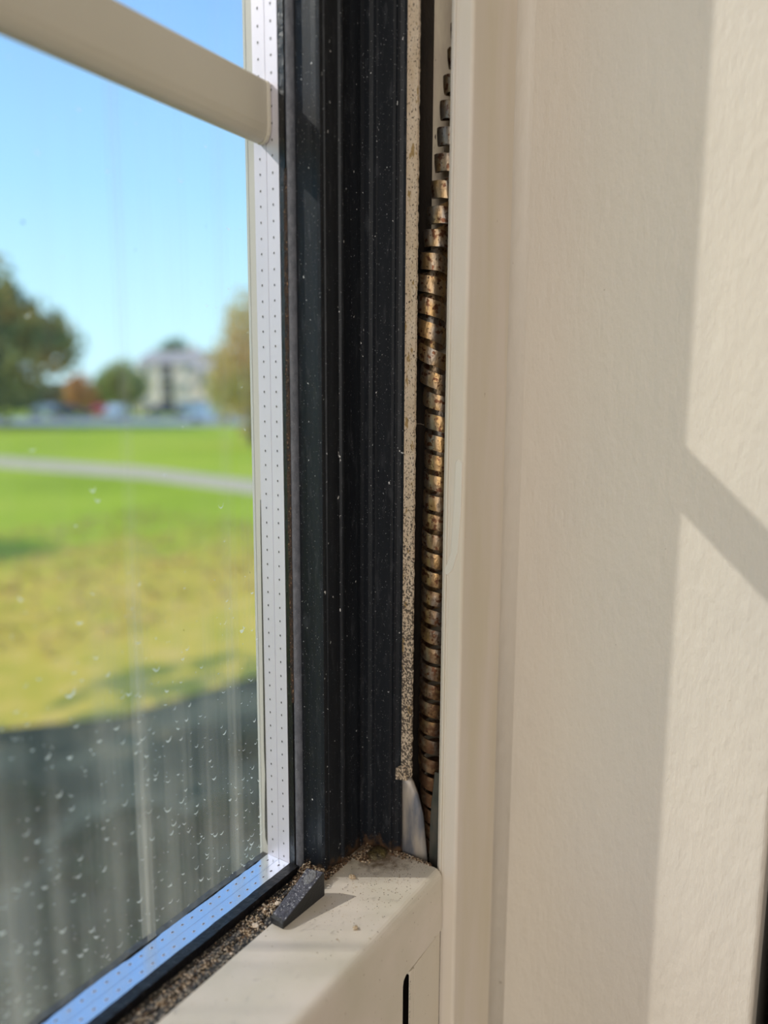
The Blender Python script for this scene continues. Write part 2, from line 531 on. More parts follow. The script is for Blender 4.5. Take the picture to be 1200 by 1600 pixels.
def smear(bm):
    pts = [(0.6790, -0.118), (0.6745, -0.112), (0.6640, -0.118), (0.6648, -0.218), (0.6700, -0.30), (0.6812, -0.337), (0.6924, -0.350), (0.7000, -0.345),
           (0.6990, -0.335), (0.6935, -0.325), (0.6860, -0.30), (0.6820, -0.22)]
    prism(bm, pts, XJ - 0.0018, XJ + 0.001, 'x')


tag(one('caulk_smear', smear, M['smear'], jamb, bevel=0.00025), 'shiny dried caulk smear')

# ================================================================== the sash: window_1
win = empty('window_1', P(1.13, 0.9, -1.0), 'double glazed sash seen at its lower right corner, cream rail and black stile', 'window', kind='structure')

# black stile profile (plan), from gasket to jamb
st = [(1.139, 0.944), (1.1405, 0.905), (1.1395, 0.893), (1.1405, 0.8855), (1.148, 0.8848), (1.150, 0.888), (1.154, 0.888), (1.156, 0.885),
      (1.196, 0.885), (1.199, 0.8805), (1.204, 0.8795), (1.207, 0.8830), (1.214, 0.8868), (1.240, 0.8885), (1.262, 0.8875), (1.276, 0.889), (1.283, 0.885),
      (1.2838, 0.874), (1.2868, 0.866), (1.2868, 0.859), (1.2890, 0.857), (1.2930, 0.824), (1.2965, 0.820), (1.2955, 0.816), (1.3000, 0.8125), (1.3045, 0.8060),
      (1.3050, 0.8003), (1.315, 0.8003), (1.315, 0.8301), (1.40, 0.8301), (1.40, 1.04), (1.139, 1.04)]


def stile(bm):
    zs = [-1.06 + 0.04 * i for i in range(60)] + [TOP]
    prev = None
    for z in zs:
        c = [bm.verts.new(P(a, b, z)) for a, b in st]
        if prev:
            for i in range(len(c)):
                bm.faces.new((prev[i], c[i], c[(i + 1) % len(c)], prev[(i + 1) % len(c)]))
        else:
            bm.faces.new(c[::-1])
        prev = c
    bm.faces.new(prev)


tag(one('stile', stile, M['black'], win), 'black grooved upright stile')

# outer cream surround beyond the outer pane, plus the frame body behind
tag(one('outer_frame', lambda b: (box(b, 1.1195, 1.16, 1.0445, 1.0505, -1.02, TOP), box(b, 1.46, 1.70, 1.0405, Yout, -1.5, TOP),
                                  box(b, 1.16, 1.46, 1.0445, 1.06, -1.5, TOP)), M['edge'], win), 'cream outer frame edge')
one('outer_sill', lambda b: (box(b, LEFT - 0.13, 1.46, 1.0445, Yout, -1.8, -1.32), box(b, LEFT - 0.13, 1.35, 1.0445, 1.060, -1.4, -1.04)), M['vinyl'], win)
one('left_stile', lambda b: box(b, LEFT - 0.13, LEFT, 0.885, 1.06, -1.5, TOP), M['black'], win)
one('head_rail', lambda b: box(b, LEFT, 1.139, 0.885, 1.06, TOP - 0.16, TOP), M['black'], win)

XS, YN, YF, ZS = 1.120, 0.967, 1.0285, -0.987       # spacer face, near and far edges, bottom face height
GT = TOP - 0.16
# panes
one('glass_pane', lambda b: box(b, LEFT, XS + 0.0006, 0.953, YN, ZS - 0.03, GT), M['glass_in'], win)
outp = one('glass_pane', lambda b: box(b, LEFT, XS + 0.004, YF, 1.0435, ZS - 0.03, GT), M['glass_out'], win)


# spacer: two half faces with a fine seam between, upright and along the bottom
def spacer_v(bm):
    ym = 0.997
    for a, b in ((YN, ym - 0.0006), (ym + 0.0006, YF)):
        # mitre at the bottom
        vs = []
        for x in (XS, XS + 0.02):
            vs.append([bm.verts.new(P(x, a, ZS)), bm.verts.new(P(x, b, ZS)), bm.verts.new(P(x, b, GT)), bm.verts.new(P(x, a, GT))])
        f, k = vs
        bm.faces.new(f[::-1]); bm.faces.new(k)
        for i in range(4):
            bm.faces.new((f[i], f[(i + 1) % 4], k[(i + 1) % 4], k[i]))
    box(bm, XS + 0.0010, XS + 0.019, ym - 0.0006, ym + 0.0006, ZS, GT)


def spacer_h(bm):
    ym = 0.997
    for a, b in ((YN, ym - 0.0006), (ym + 0.0006, YF)):
        box(bm, LEFT, XS - 0.0004, a, b, ZS - 0.02, ZS)
    box(bm, LEFT, XS - 0.0004, ym - 0.0006, ym + 0.0006, ZS - 0.019, ZS - 0.001)


sv = one('spacer', spacer_v, M['alu'], win)
sh = one('spacer', spacer_h, M['aluskytint'], win)
tag(sv, 'upright silver perforated spacer')
tag(sh, 'silver spacer along the bottom, sky blue tinted in and reflected')


def dimple(bm, c, n, t, r):
    """a tiny pressed hole: dark disc with a raised half rim"""
    n = Vector(n); t = Vector(t); s = n.cross(t)
    k = 8
    ring = [bm.verts.new(c + n * 0.00006 + (t * math.cos(2 * math.pi * i / k) * 1.25 + s * math.sin(2 * math.pi * i / k) * 0.8) * r) for i in range(k)]
    cen = bm.verts.new(c + n * 0.00002)
    for i in range(k):
        bm.faces.new((ring[i], ring[(i + 1) % k], cen)).material_index = 0
    out = [bm.verts.new(c - n * 0.0000 + (t * math.cos(2 * math.pi * i / k) * 1.25 + s * math.sin(2 * math.pi * i / k) * 0.8) * r * 1.5) for i in range(k)]
    for i in range(k):
        bm.faces.new((out[i], out[(i + 1) % k], ring[(i + 1) % k], ring[i])).material_index = 1


def dots_v(bm):
    z = ZS + 0.012
    while z < 1.2:
        for y in (0.982, 1.0135):
            dimple(bm, P(XS - 0.0002, y, z + random.uniform(-.001, .001)), (-1, 0, 0), (0, 0, 1), 0.00040)
        z += 0.0292


def dots_h(bm):
    x = XS - 0.018
    while x > 0.35:
        for y in (0.982, 1.0135):
            dimple(bm, P(x, y, ZS + 0.0002), (0, 0, 1), (1, 0, 0), 0.00040)
        x -= 0.0240


one('perforation', dots_v, [M['hole'], M['alu']], sv, kind='stuff')
one('perforation', dots_h, [M['hole'], M['alu']], sh, kind='stuff')


def wavy(bm, axis, a0, a1, base, amp, y0, y1, seed, depth):
    """black sealant bead with a ragged visible edge"""
    n = int((a1 - a0) * 130)
    prev = None
    for i in range(n + 1):
        t = a0 + (a1 - a0) * i / n
        w = base + amp * (noise.noise(Vector((t * 11, seed, 0))) + 0.5 * noise.noise(Vector((t * 55, seed, 5))))
        if axis == 'z':
            c = [P(w, y0, t), P(w, y1, t), P(base + depth, y1, t), P(base + depth, y0, t)]
        elif axis == 'x':
            c = [P(t, y0, w), P(t, y1, w), P(t, y1, base - depth), P(t, y0, base - depth)]
        else:
            c = [P(XS - 0.0006, w, t), P(XS + 0.003, w, t), P(XS + 0.003, base + depth, t), P(XS - 0.0006, base + depth, t)]
        c = [bm.verts.new(v) for v in c]
        if prev:
            for k in range(4):
                bm.faces.new((prev[k], prev[(k + 1) % 4], c[(k + 1) % 4], c[k]))
        else:
            bm.faces.new(c)
        prev = c
    bm.faces.new(prev[::-1])


one('sealant', lambda b: wavy(b, 'z', ZS - 0.03, TOP - 0.2, 1.1212, 0.0008, 0.9530, 0.9668, 1.0, 0.016), M['butyl'], win)
one('sealant', lambda b: wavy(b, 'x', LEFT, 1.1235, ZS + 0.001, 0.0022, 0.9440, 0.9665, 4.0, 0.03), M['butyl'], win)
one('sealant', lambda b: wavy(b, 'x', LEFT, 1.1190, ZS + 0.0012, 0.0035, YF, 1.0435, 7.0, 0.03), M['butyl'], win)


def thin_line(bm):        # black sealant line showing between spacer and outer edge, lower part only
    zz = [(-0.20, 0.0), (-0.26, 0.0012), (-0.40, 0.0022), (-0.6, 0.003), (-0.75, 0.004), (-0.80, 0.0022), (-0.86, 0.0045), (-0.92, 0.006), (-0.95, 0.005), (-0.965, 0.0)]
    prev = None
    for z, w in zz:
        c = [bm.verts.new(P(XS - 0.0007, YF + 0.0005, z)), bm.verts.new(P(XS - 0.0007, YF + 0.001 + w, z)), bm.verts.new(P(XS + 0.002, YF + 0.001 + w, z))]
        if prev:
            for k in range(3):
                bm.faces.new((prev[k], prev[(k + 1) % 3], c[(k + 1) % 3], c[k]))
        prev = c


one('sealant', thin_line, M['butyl'], win)
# cream edge pieces behind the near pane line, upright (between spacer and outer frame)
one('outer_edge_strip', lambda b: box(b, XS + 0.0003, 1.135, YF + 0.0002, 1.0445, ZS, TOP - 0.16), M['edge'], win)


# grey rubber upright strip and its rusty inner side
def grey(bm):
    prev = None
    n = 240
    for i in range(n + 1):
        z = -1.02 + (TOP - 0.2 + 1.02) * (i / n) ** 1.6
        w = 0.0007 * noise.noise(Vector((z * 30, 2, 0)))
        prof = [(1.150, 0.9530), (1.1265, 0.9528), (1.1242 + w, 0.9518), (1.1240 + w, 0.9500), (1.1270 + w, 0.9460), (1.1330, 0.9425), (1.150, 0.9420)]
        c = [bm.verts.new(P(a, b, z)) for a, b in prof]
        if prev:
            for k in range(len(c)):
                bm.faces.new((prev[k], prev[(k + 1) % len(c)], c[(k + 1) % len(c)], c[k]))
        else:
            bm.faces.new(c)
        prev = c
    bm.faces.new(prev[::-1])


tag(one('gasket_strip', grey, M['greyrub'], win, smooth=True), 'grey rubber strip')


def rustline(bm):
    prev = None
    n = 160
    for i in range(n + 1):
        z = -0.62 + 1.05 * i / n
        k = math.sin(math.pi * i / n) ** 0.4
        w = (0.0020 + 0.0011 * noise.noise(Vector((z * 50, 9, 0))) + 0.0006 * noise.noise(Vector((z * 260, 9, 0)))) * k
        c = [bm.verts.new(P(1.1206 - w * .5, 0.9545 + w * 1.5, z)), bm.verts.new(P(1.1225 - w * .3, 0.9505, z)), bm.verts.new(P(1.1270, 0.9515, z)), bm.verts.new(P(1.1250, 0.958, z))]
        if prev:
            for j in range(4):
                bm.faces.new((prev[j], prev[(j + 1) % 4], c[(j + 1) % 4], c[j]))
        prev = c


tag(one('dirt_line', rustline, M['rust'], win, kind='stuff'), 'rust brown dirt along the sealant')

# grille bar between the panes ----------------------------------------------
GP = [(0.9815, 0.582), (0.9815, 0.506), (0.9840, 0.492), (0.9900, 0.482), (0.9970, 0.4785), (1.0100, 0.4785), (1.0160, 0.486), (1.0160, 0.575), (1.010, 0.5845), (0.987, 0.5865)]
gb = one('grille_bar', lambda b: prism(b, GP, LEFT, XS - 0.012, 'x'), M['grille'], win, bevel=0.0006)
tag(gb, 'flat cream grille bar between the panes')


def endcap(bm):
    g = [(a + (0.0004 if a > 1.0 else -0.0004), b + (0.0006 if b > 0.55 else -0.0006)) for a, b in GP]
    prism(bm, g, XS - 0.012, XS - 0.0005, 'x')


one('end_cap', endcap, M['grille'], gb, bevel=0.0012, seg=3)

# cream bottom rail ----------------------------------------------------------
YB, YFR, XE = 0.885, 0.689, 1.3012


def rail(bm):
    pts = [(LEFT, -1.5), (1.1385, -1.5), (1.1385, -1.166), (1.1415, -1.153), (1.150, -1.1465), (XE - 0.004, -1.1430), (XE - 0.0005, -1.138), (XE, -1.130), (XE, -1.0), (LEFT, -1.0)]
    prism(bm, pts, YFR, YB, 'y')
    bm.edges.ensure_lookup_table()
    te = [e_ for e_ in bm.edges if all(abs(v.co.z - (CZ - S)) < 1e-6 and abs(v.co.y - YFR * S) < 1e-6 for v in e_.verts)]
    bmesh.ops.bevel(bm, geom=te, offset=0.020 * S, segments=6, affect='EDGES', profile=0.5)
    ee = [e_ for e_ in bm.edges if all(abs(v.co.x - XE * S) < 1e-6 for v in e_.verts) and max(v.co.z for v in e_.verts) > CZ - 1.06 * S]
    bmesh.ops.bevel(bm, geom=ee, offset=0.005 * S, segments=3, affect='EDGES', profile=0.5)


def rail_mat():
    m = M['rail']
    n, l = m.node_tree.nodes, m.node_tree.links
    b = n['Principled BSDF']
    t = n.new('ShaderNodeTexCoord')
    # grime patch around the back corner of the rail: distance from (1.275, .85)
    vd = n.new('ShaderNodeVectorMath'); vd.operation = 'DISTANCE'
    mp = n.new('ShaderNodeMapping'); mp.inputs['Scale'].default_value = (1, 1.0, 0.6)
    l.new(t.outputs['Object'], mp.inputs[0])
    l.new(mp.outputs[0], vd.inputs[0])
    c = P(1.292, 0.845, -1.0)
    vd.inputs[1].default_value = (c.x, c.y, c.z * 0.6)
    nz = n.new('ShaderNodeTexNoise'); nz.inputs['Scale'].default_value = 260; nz.inputs['Detail'].default_value = 5
    l.new(t.outputs['Object'], nz.inputs[0])
    mr = n.new('ShaderNodeMapRange')
    for k, v in enumerate((0.006, 0.026, 0.62, -0.25)):
        mr.inputs[k + 1].default_value = v
    mr.clamp = False
    l.new(vd.outputs['Value'], mr.inputs[0])
    ad = n.new('ShaderNodeMath'); ad.operation = 'ADD'
    l.new(mr.outputs[0], ad.inputs[0]); l.new(nz.outputs[0], ad.inputs[1])
    m2 = n.new('ShaderNodeMapRange')
    for k, v in enumerate((0.55, 0.98, 0, 0.9)):
        m2.inputs[k + 1].default_value = v
    l.new(ad.outputs[0], m2.inputs[0])
    mx = n.new('ShaderNodeMix'); mx.data_type = 'RGBA'
    l.new(b.inputs['Base Color'].links[0].from_socket, mx.inputs[6])
    mx.inputs[7].default_value = (0.16, 0.105, 0.06, 1)
    l.new(m2.outputs[0], mx.inputs[0]); l.new(mx.outputs[2], b.inputs['Base Color'])


rail_mat()
tag(one('bottom_rail', rail, M['rail'], win), 'cream bottom rail with grit on top')
plug = one('end_plug', lambda b: prism(b, [(1.186, -1.162), (1.188, -1.1545), (1.2905, -1.1455), (1.2965, -1.1445), (1.2965, -1.5), (1.186, -1.5)], YFR + 0.0015, YB - 0.01, 'y'),
           M['vinyl'], win, bevel=0.0003)
one('edge_rib', lambda b: prism(b, [(1.1655, -1.5), (1.1655, -1.158), (1.1700, -1.1535), (1.1845, -1.1545), (1.1845, -1.5)], YFR + 0.0005, YB - 0.01, 'y'),
    M['vinyl'], plug, bevel=0.0004)
def pile(bm):             # fuzzy black weather strip filling the slot
    box(bm, 1.1388, 1.1652, YFR + 0.002, YB - 0.02, -1.5, -1.158)
    for i in range(700):
        z = random.uniform(-1.5, -1.17); side = random.random() < 0.5
        x = 1.1400 if side else 1.1655
        q = P(x, YFR + random.uniform(-0.001, 0.002), z)
        e_ = Vector((random.uniform(-1, 1) * 0.0005, -0.0003, random.uniform(-1, 1) * 0.0005))
        bm.faces.new([bm.verts.new(q), bm.verts.new(q + e_), bm.verts.new(q + e_ * 0.5 + Vector((0, 0, 0.00012)))])


tag(one('weather_strip', pile, M['hole2'], win), 'black fuzzy weather strip in the slot')


# ribbed dusty gasket in the channel between rail and pane
def gasket(bm):
    pts = [(YB + 0.0005, -1.06), (YB + 0.0005, -1.004), (0.890, -1.0015), (0.9040, -1.0012), (0.9085, -1.0035), (0.9105, -1.0075), (0.9125, -1.0030), (0.917, -1.0005), (0.926, -1.0005),
           (0.932, -1.004), (0.9345, -1.009), (0.940, -1.0045), (0.9435, -1.004), (0.9435, -1.06)]
    zs = [LEFT] + [0.3 + (1.139 - 0.3) * i / 200 for i in range(201)]
    prev = None
    for x in zs:
        c = []
        for k, (y, z) in enumerate(pts):
            w = 0.0016 * noise.noise(Vector((x * 90, y * 300, 0))) if 1 < k < len(pts) - 2 else 0
            c.append(bm.verts.new(P(x, y, z + w)))
        if prev:
            for k in range(len(c)):
                bm.faces.new((prev[k], prev[(k + 1) % len(c)], c[(k + 1) % len(c)], c[k]))
        else:
            bm.faces.new(c)
        prev = c
    bm.faces.new(prev[::-1])


tag(one('bottom_gasket', gasket, M['gasket'], win), 'ribbed black gasket full of grit')


# dried drop marks on the outer pane
def drops(bm):
    for i in range(430):
        t = random.random() ** 0.55
        z = -0.25 - 0.72 * t
        x = random.uniform(0.45, 1.10)
        if random.random() < 0.12:
            z = random.uniform(-0.2, 0.5)
        r = random.uniform(0.0020, 0.0070) * (1.5 if random.random() < 0.08 else 1)
        a0, a1 = R(random.uniform(185, 240)), R(random.uniform(290, 365))
        th = r * random.uniform(0.08, 0.24)
        st_ = random.uniform(1.0, 1.7)
        n = 9
        prev = None
        for k in range(n + 1):
            a = a0 + (a1 - a0) * k / n
            w = th * math.sin(math.pi * k / n) + 0.00004 / S * 0.3
            q = [bm.verts.new(P(x + (r + s) * math.cos(a), 1.0284, z + (r + s) * math.sin(a) * st_)) for s in (-w, w)]
            if prev:
                bm.faces.new((prev[0], prev[1], q[1], q[0]))
            prev = q
    for i in range(260):
        x, z = random.uniform(0.45, 1.10), -0.2 - 0.78 * random.random() ** 0.5
        r = random.uniform(0.0004, 0.0011)
        bm.faces.new([bm.verts.new(P(x + r * math.cos(k * 1.2566), 1.0284, z + r * 1.5 * math.sin(k * 1.2566))) for k in range(5)])


def drop_mat():
    m = bpy.data.materials.new('dried_water_marks'); m.use_nodes = True
    n, l = m.node_tree.nodes, m.node_tree.links
    n.clear()
    out = n.new('ShaderNodeOutputMaterial')
    a = n.new('ShaderNodeBsdfTransparent')
    t = n.new('ShaderNodeBsdfTranslucent'); t.inputs[0].default_value = (0.85, 0.86, 0.84, 1)
    mx = n.new('ShaderNodeMixShader'); mx.inputs[0].default_value = 0.6
    l.new(a.outputs[0], mx.inputs[1]); l.new(t.outputs[0], mx.inputs[2]); l.new(mx.outputs[0], out.inputs[0])
    return m


one('water_mark', drops, drop_mat(), outp, kind='stuff')


def specks_dark(bm):
    for px_, pz in ((0.6395, 0.249), (0.832, 0.243), (1.083, -0.345), (0.905, -0.42), (0.99, 0.31)):
        r = 0.0020 if px_ < 0.65 else 0.0010
        bm.faces.new([bm.verts.new(P(px_ + r * math.cos(k * 0.785) * random.uniform(.8, 1.2), 1.0283, pz + r * math.sin(k * 0.785))) for k in range(8)])


one('fly_speck', specks_dark, M['butyl'], outp, kind='stuff')

# ================================================================== the spring
YSC = [40, 72, 110, 150, 188, 228, 267, 307, 345, 379, 414, 448, 482, 518, 557, 595, 629, 662, 693, 723, 754, 785, 814, 844, 873, 902, 931, 960, 990, 1019, 1046, 1075, 1104, 1132, 1160, 1190, 1217, 1243, 1268, 1292, 1315]
Z_ = [0.7256, 0.6885, 0.6442, 0.5971, 0.5519, 0.504, 0.4568, 0.4081, 0.3613, 0.3191, 0.2753, 0.2324, 0.1892, 0.1431, 0.0927, 0.0431, -0.0016, -0.0454, -0.0868, -0.1272, -0.1692, -0.2116, -0.2515, -0.293, -0.3335, -0.3743, -0.4153, -0.4567, -0.4998, -0.5418, -0.5811, -0.6236, -0.6665, -0.7082, -0.7502, -0.7955, -0.8365, -0.8764, -0.9149, -0.9521, -0.988]
C_ = [0.7003, 0.7052, 0.7111, 0.7201, 0.7264, 0.7312, 0.7363, 0.744, 0.7508, 0.7609, 0.7691, 0.7745, 0.7755, 0.7749, 0.7697, 0.7597, 0.753, 0.7492, 0.7496, 0.75, 0.7505, 0.7515, 0.7524, 0.7534, 0.7534, 0.7533, 0.7533, 0.7532, 0.7532, 0.7531, 0.7536, 0.7541, 0.7546, 0.7557, 0.7568, 0.7544, 0.7522, 0.7491, 0.7462, 0.7431, 0.7401]


def lerp(A, t):
    i = max(0, min(len(A) - 2, int(math.floor(t))))
    return A[i] + (A[i + 1] - A[i]) * (t - i)


def spring(bm):
    r, th = 0.0305, 0.0035
    seg = 40
    prev = None
    nturn = len(Z_) - 1
    front = math.pi + AZ - R(3)          # angle of the side facing the lens
    for i in range(-8 * seg // 10, nturn * seg):
        t = i / seg
        a = front + 2 * math.pi * t
        z = lerp(Z_, t) if t >= 0 else Z_[0] - t * 0.042
        yc = lerp(C_, max(0, t)) - (0.004 * -t if t < 0 else 0)
        pitch = abs(lerp(Z_, t + .5) - lerp(Z_, t - .5)) if t > 0.5 else 0.042
        hh = min(0.0155, pitch * 0.40)
        if t < 14:
            hh = 0.0165
        jit = 0.0011 * noise.noise(Vector((t * 9, 0, 0)))
        tl = (lerp(C_, min(nturn, t + .5)) - lerp(C_, max(0, t - .5))) * 0.0
        c = []
        for rr, zz in ((r, -hh), (r + 0.0008, -hh * .3), (r + 0.0008, hh * .3), (r, hh), (r - th, hh), (r - th, -hh)):
            x = 1.365 + rr * math.cos(a)
            y = yc + rr * math.sin(a)
            # lean of each coil where the spring bends sideways
            lean = (yc - lerp(C_, min(nturn, max(0, t) + 1))) / 0.043 * 0.9
            c.append(bm.verts.new(P(x, y + lean * zz * -0.6, z + zz + jit + lean * rr * math.sin(a) * 0.9)))
        if prev:
            for k in range(6):
                bm.faces.new((prev[k], prev[(k + 1) % 6], c[(k + 1) % 6], c[k]))
        else:
            bm.faces.new(c)
        prev = c
    bm.faces.new(prev[::-1])


spr = one('coil_spring', spring, M['spring'], smooth=False)
for p in spr.data.polygons:
    p.use_smooth = True
es = spr.modifiers.new('split', 'EDGE_SPLIT'); es.split_angle = R(40)
tag(spr, 'rusty flat-wire coil spring standing in the dark gap beside the jamb', 'spring')


# ------------------------------------------------ balance shoe at the foot of the channel
def shoe(bm):
    L = [(0.8100, -0.800), (0.8100, -0.830), (0.8040, -0.832), (0.8036, -0.87), (0.8030, -0.93), (0.8020, -1.02)]
    Rr = [(0.7900, -0.795), (0.7860, -0.824), (0.7790, -0.834), (0.7668, -0.860), (0.7530, -0.905), (0.7400, -1.02)]
    n = 24
    prev = None
    for i in range(n + 1):
        t = i / n
        z = -0.826 - t * 0.20

        def at(A):
            for k in range(len(A) - 1):
                if A[k][1] >= z >= A[k + 1][1]:
                    f = (A[k][1] - z) / (A[k][1] - A[k + 1][1])
                    return A[k][0] + (A[k + 1][0] - A[k][0]) * f
            return A[-1][0]
        a, b = at(L), at(Rr)
        row = []
        for j in range(7):
            s = j / 6
            row.append(bm.verts.new(P(1.3165 - 0.0085 * math.sin(math.pi * (0.15 + 0.7 * s)) + 0.010 * s, a + (b - a) * s, z)))
        for j in range(6, -1, -1):
            s = j / 6
            row.append(bm.verts.new(P(1.3215 - 0.0085 * math.sin(math.pi * (0.15 + 0.7 * s)) + 0.010 * s, a + (b - a) * s + (0.0005 if j == 6 else 0), z)))
        if prev:
            m_ = len(row)
            for k in range(m_):
                bm.faces.new((prev[k], prev[(k + 1) % m_], row[(k + 1) % m_], row[k]))
        else:
            bm.faces.new(row)
        prev = row
    bm.faces.new(prev[::-1])


sho = empty('balance_shoe', P(1.315, 0.77, -1.02), 'curved grey metal blade at the foot of the spring gap', 'window hardware')
one('blade', shoe, M['tab'], sho, smooth=True)
tag(one('top_lip', lambda b: prism(b, [(0.8190, -0.8060), (0.8080, -0.799), (0.7950, -0.790), (0.7890, -0.803), (0.7830, -0.8240), (0.800, -0.8265), (0.8190, -0.8300)], 1.3005, 1.3115, 'x'),
        M['mould'], sho, bevel=0.0004), 'cream lip over the blade')


def sliver(bm):
    prism(bm, [(0.7655, -0.835), (0.7625, -0.845), (0.770, -0.88), (0.7735, -0.95), (0.7750, -1.05), (0.735, -1.05), (0.735, -0.835)][::-1], 1.398, 1.404, 'x')


one('side_plate', lambda b: prism(b, [(0.7300, -0.800), (0.7320, -0.830), (0.7370, -0.875), (0.7400, -0.95), (0.7410, -1.05), (0.700, -1.05), (0.700, -0.80)], 1.330, 1.334, 'x'),
    M['tab2'], sho, bevel=0.0003)
one('foot', lambda b: box(b, 1.3065, 1.417, 0.672, 0.800, -1.5, -1.035), M['dirt'], sho)

# ------------------------------------------------ wedge
wd = empty('setting_wedge', P(1.03, 0.868, -1.0), 'small black rubber wedge with dusty top sitting on the edge of the cream rail', 'wedge')


def wedge(bm):
    y0, y1 = 0.8500, 0.8845
    q = [(0.9700, -0.9995), (0.9690, -0.9880), (0.9745, -0.9845), (1.0500, -0.9590), (1.0900, -0.9460), (1.0920, -0.9480), (1.0925, -0.9995)]
    v0 = [bm.verts.new(P(a, y0 + (1.09 - a) * 0.05, b)) for a, b in q]
    v1 = [bm.verts.new(P(a - (0.012 if a > 1.08 else 0.0), y1 + (1.09 - a) * 0.02, b + (0.003 if b > -0.999 else 0))) for a, b in q]
    n = len(q)
    bm.faces.new(v0[::-1]); bm.faces.new(v1)
    for i in range(n):
        f = bm.faces.new((v0[i], v0[(i + 1) % n], v1[(i + 1) % n], v1[i]))
        if i in (2, 3):
            f.material_index = 1


one('wedge_body', wedge, [M['wedge'], M['wedgetop']], wd, bevel=0.0003)


def imprint(bm):
    n = 20
    cx, cy = 1.068, 0.868
    pts = []
    for k in range(n):
        a = 2 * math.pi * k / n
        x, y = cx + 0.0160 * math.cos(a), cy + 0.0110 * math.sin(a)
        zt = -0.9590 + (x - 1.05) * 0.325 + (y - 0.85) * 0.088
        pts.append((x, y, zt))
    lo = [bm.verts.new(P(x, y, z - 0.001)) for x, y, z in pts]
    hi = [bm.verts.new(P(x, y, z + 0.0014)) for x, y, z in pts]
    hi2 = [bm.verts.new(P(cx + (x - cx) * .85, cy + (y - cy) * .85, z + 0.0022)) for x, y, z in pts]
    bm.faces.new(hi2)
    for i in range(n):
        j = (i + 1) % n
        bm.faces.new((lo[i], lo[j], hi[j], hi[i])); bm.faces.new((hi[i], hi[j], hi2[j], hi2[i]))


tag(one('round_pad', imprint, M['wedgedisc'], wd), 'paler oval imprint on the wedge top')


# ------------------------------------------------ grit, lumps, chips
def blob(bm, c, r, sq=0.7, sub=1, jag=0.3, mi=0):
    g = bmesh.ops.create_icosphere(bm, subdivisions=sub, radius=1.0)
    sd = random.uniform(0, 99)
    rot = Matrix.Rotation(random.uniform(0, 6.28), 3, 'Z')
    for v in g['verts']:
        k = 1 + jag * noise.noise(v.co * 1.7 + Vector((sd, 0, 0))) * 2
        v.co = rot @ Vector((v.co.x * r * k * random.uniform(.85, 1.15), v.co.y * r * k, v.co.z * r * k * sq)) + c
    for v in g['verts']:
        for f in v.link_faces:
            f.material_index = mi
    return g


GM = [mat('grit_tan', (0.52, 0.40, 0.27), 0.85), mat('grit_brown', (0.17, 0.10, 0.055), 0.9), mat('grit_pale', (0.72, 0.60, 0.48), 0.8), mat('grit_dark', (0.045, 0.03, 0.022), 0.9)]


def pick(ws):
    t, x = 0, random.random()
    for i, w in enumerate(ws):
        t += w
        if x < t:
            return i
    return 0


def channel_grit(bm):
    for i in range(3200):
        t = random.random() ** 0.55
        x = 0.55 + (1.136 - 0.55) * t
        if noise.noise(Vector((x * 26, 0.3, 0))) < -0.12 - 0.3 * max(0, x - 0.9) * 4 and random.random() < 0.8:
            continue
        k = max(0.0, (x - 0.85) / 0.3)
        # ridge of debris riding on the gasket, thicker towards the corner
        y = random.gauss(0.914 + 0.004 * math.sin(x * 40), 0.010 + 0.003 * k)
        if not 0.8875 < y < 0.942:
            continue
        if 0.965 < x < 1.10 and y < 0.896:
            continue
        h = max(0, 1 - abs(y - 0.915) / 0.022) * 0.010 * min(1, k + 0.15)
        z = -1.0015 + random.uniform(0, h)
        blob(bm, P(x, y, z), random.uniform(0.00010, 0.00036) * (1.0 + 0.6 * min(1, k)) * (1.7 if random.random() < 0.07 else 1), 0.7, 1, 0.35, pick((.32, .30, .14, .24)))


tag(one('channel_grit', channel_grit, GM, kind='stuff'), 'tan and brown grit lying along the black channel beside the pane', 'grit')


def rail_grit(bm):
    for i in range(750):
        x = 1.30 - abs(random.gauss(0, 0.13))
        y = random.gauss(0.785, 0.06)
        if not (0.712 < y < 0.88 and 0.75 < x < 1.298) or (0.96 < x < 1.10 and y > 0.845):
            continue
        blob(bm, P(x, y, -0.9995), random.uniform(0.00006, 0.00020), 0.6, 1, 0.35, pick((.45, .3, .15, .1)))


tag(one('rail_grit', rail_grit, GM, kind='stuff'), 'fine crumbs sprinkled on top of the cream rail', 'grit')


def corner_dirt(bm):      # mound piled where rail, stile and channel meet
    for i in range(1500):
        a = random.random()
        if a < 0.42:      # along the back edge of the rail against the stile end and the channel foot
            x = random.uniform(1.225, 1.302); y = random.gauss(0.862, 0.012)
            if x > 1.283:
                y = random.gauss(0.815, 0.03)
            if y > 0.882 or y < 0.72:
                continue
            z = -0.9995 + max(0, (y - 0.835)) * 0.10 * random.random()
        elif a < 0.55:
            x = random.uniform(1.296, 1.303); y = random.uniform(0.715, 0.80); z = -1.0 + random.uniform(0, 0.002)
        else:             # pile in the corner between gasket and stile
            x = 1.139 - abs(random.gauss(0, 0.020)); y = random.uniform(0.886, 0.940)
            z = -1.0 + random.uniform(0, 0.022) * max(0.1, 1 - (1.139 - x) / 0.045)
        blob(bm, P(x, y, z), random.uniform(0.00015, 0.00050), 0.7, 1, 0.35, pick((.22, .46, .07, .25)))


tag(one('corner_dirt', corner_dirt, GM, kind='stuff'), 'brown dirt piled in the corner where rail meets black stile', 'dirt')


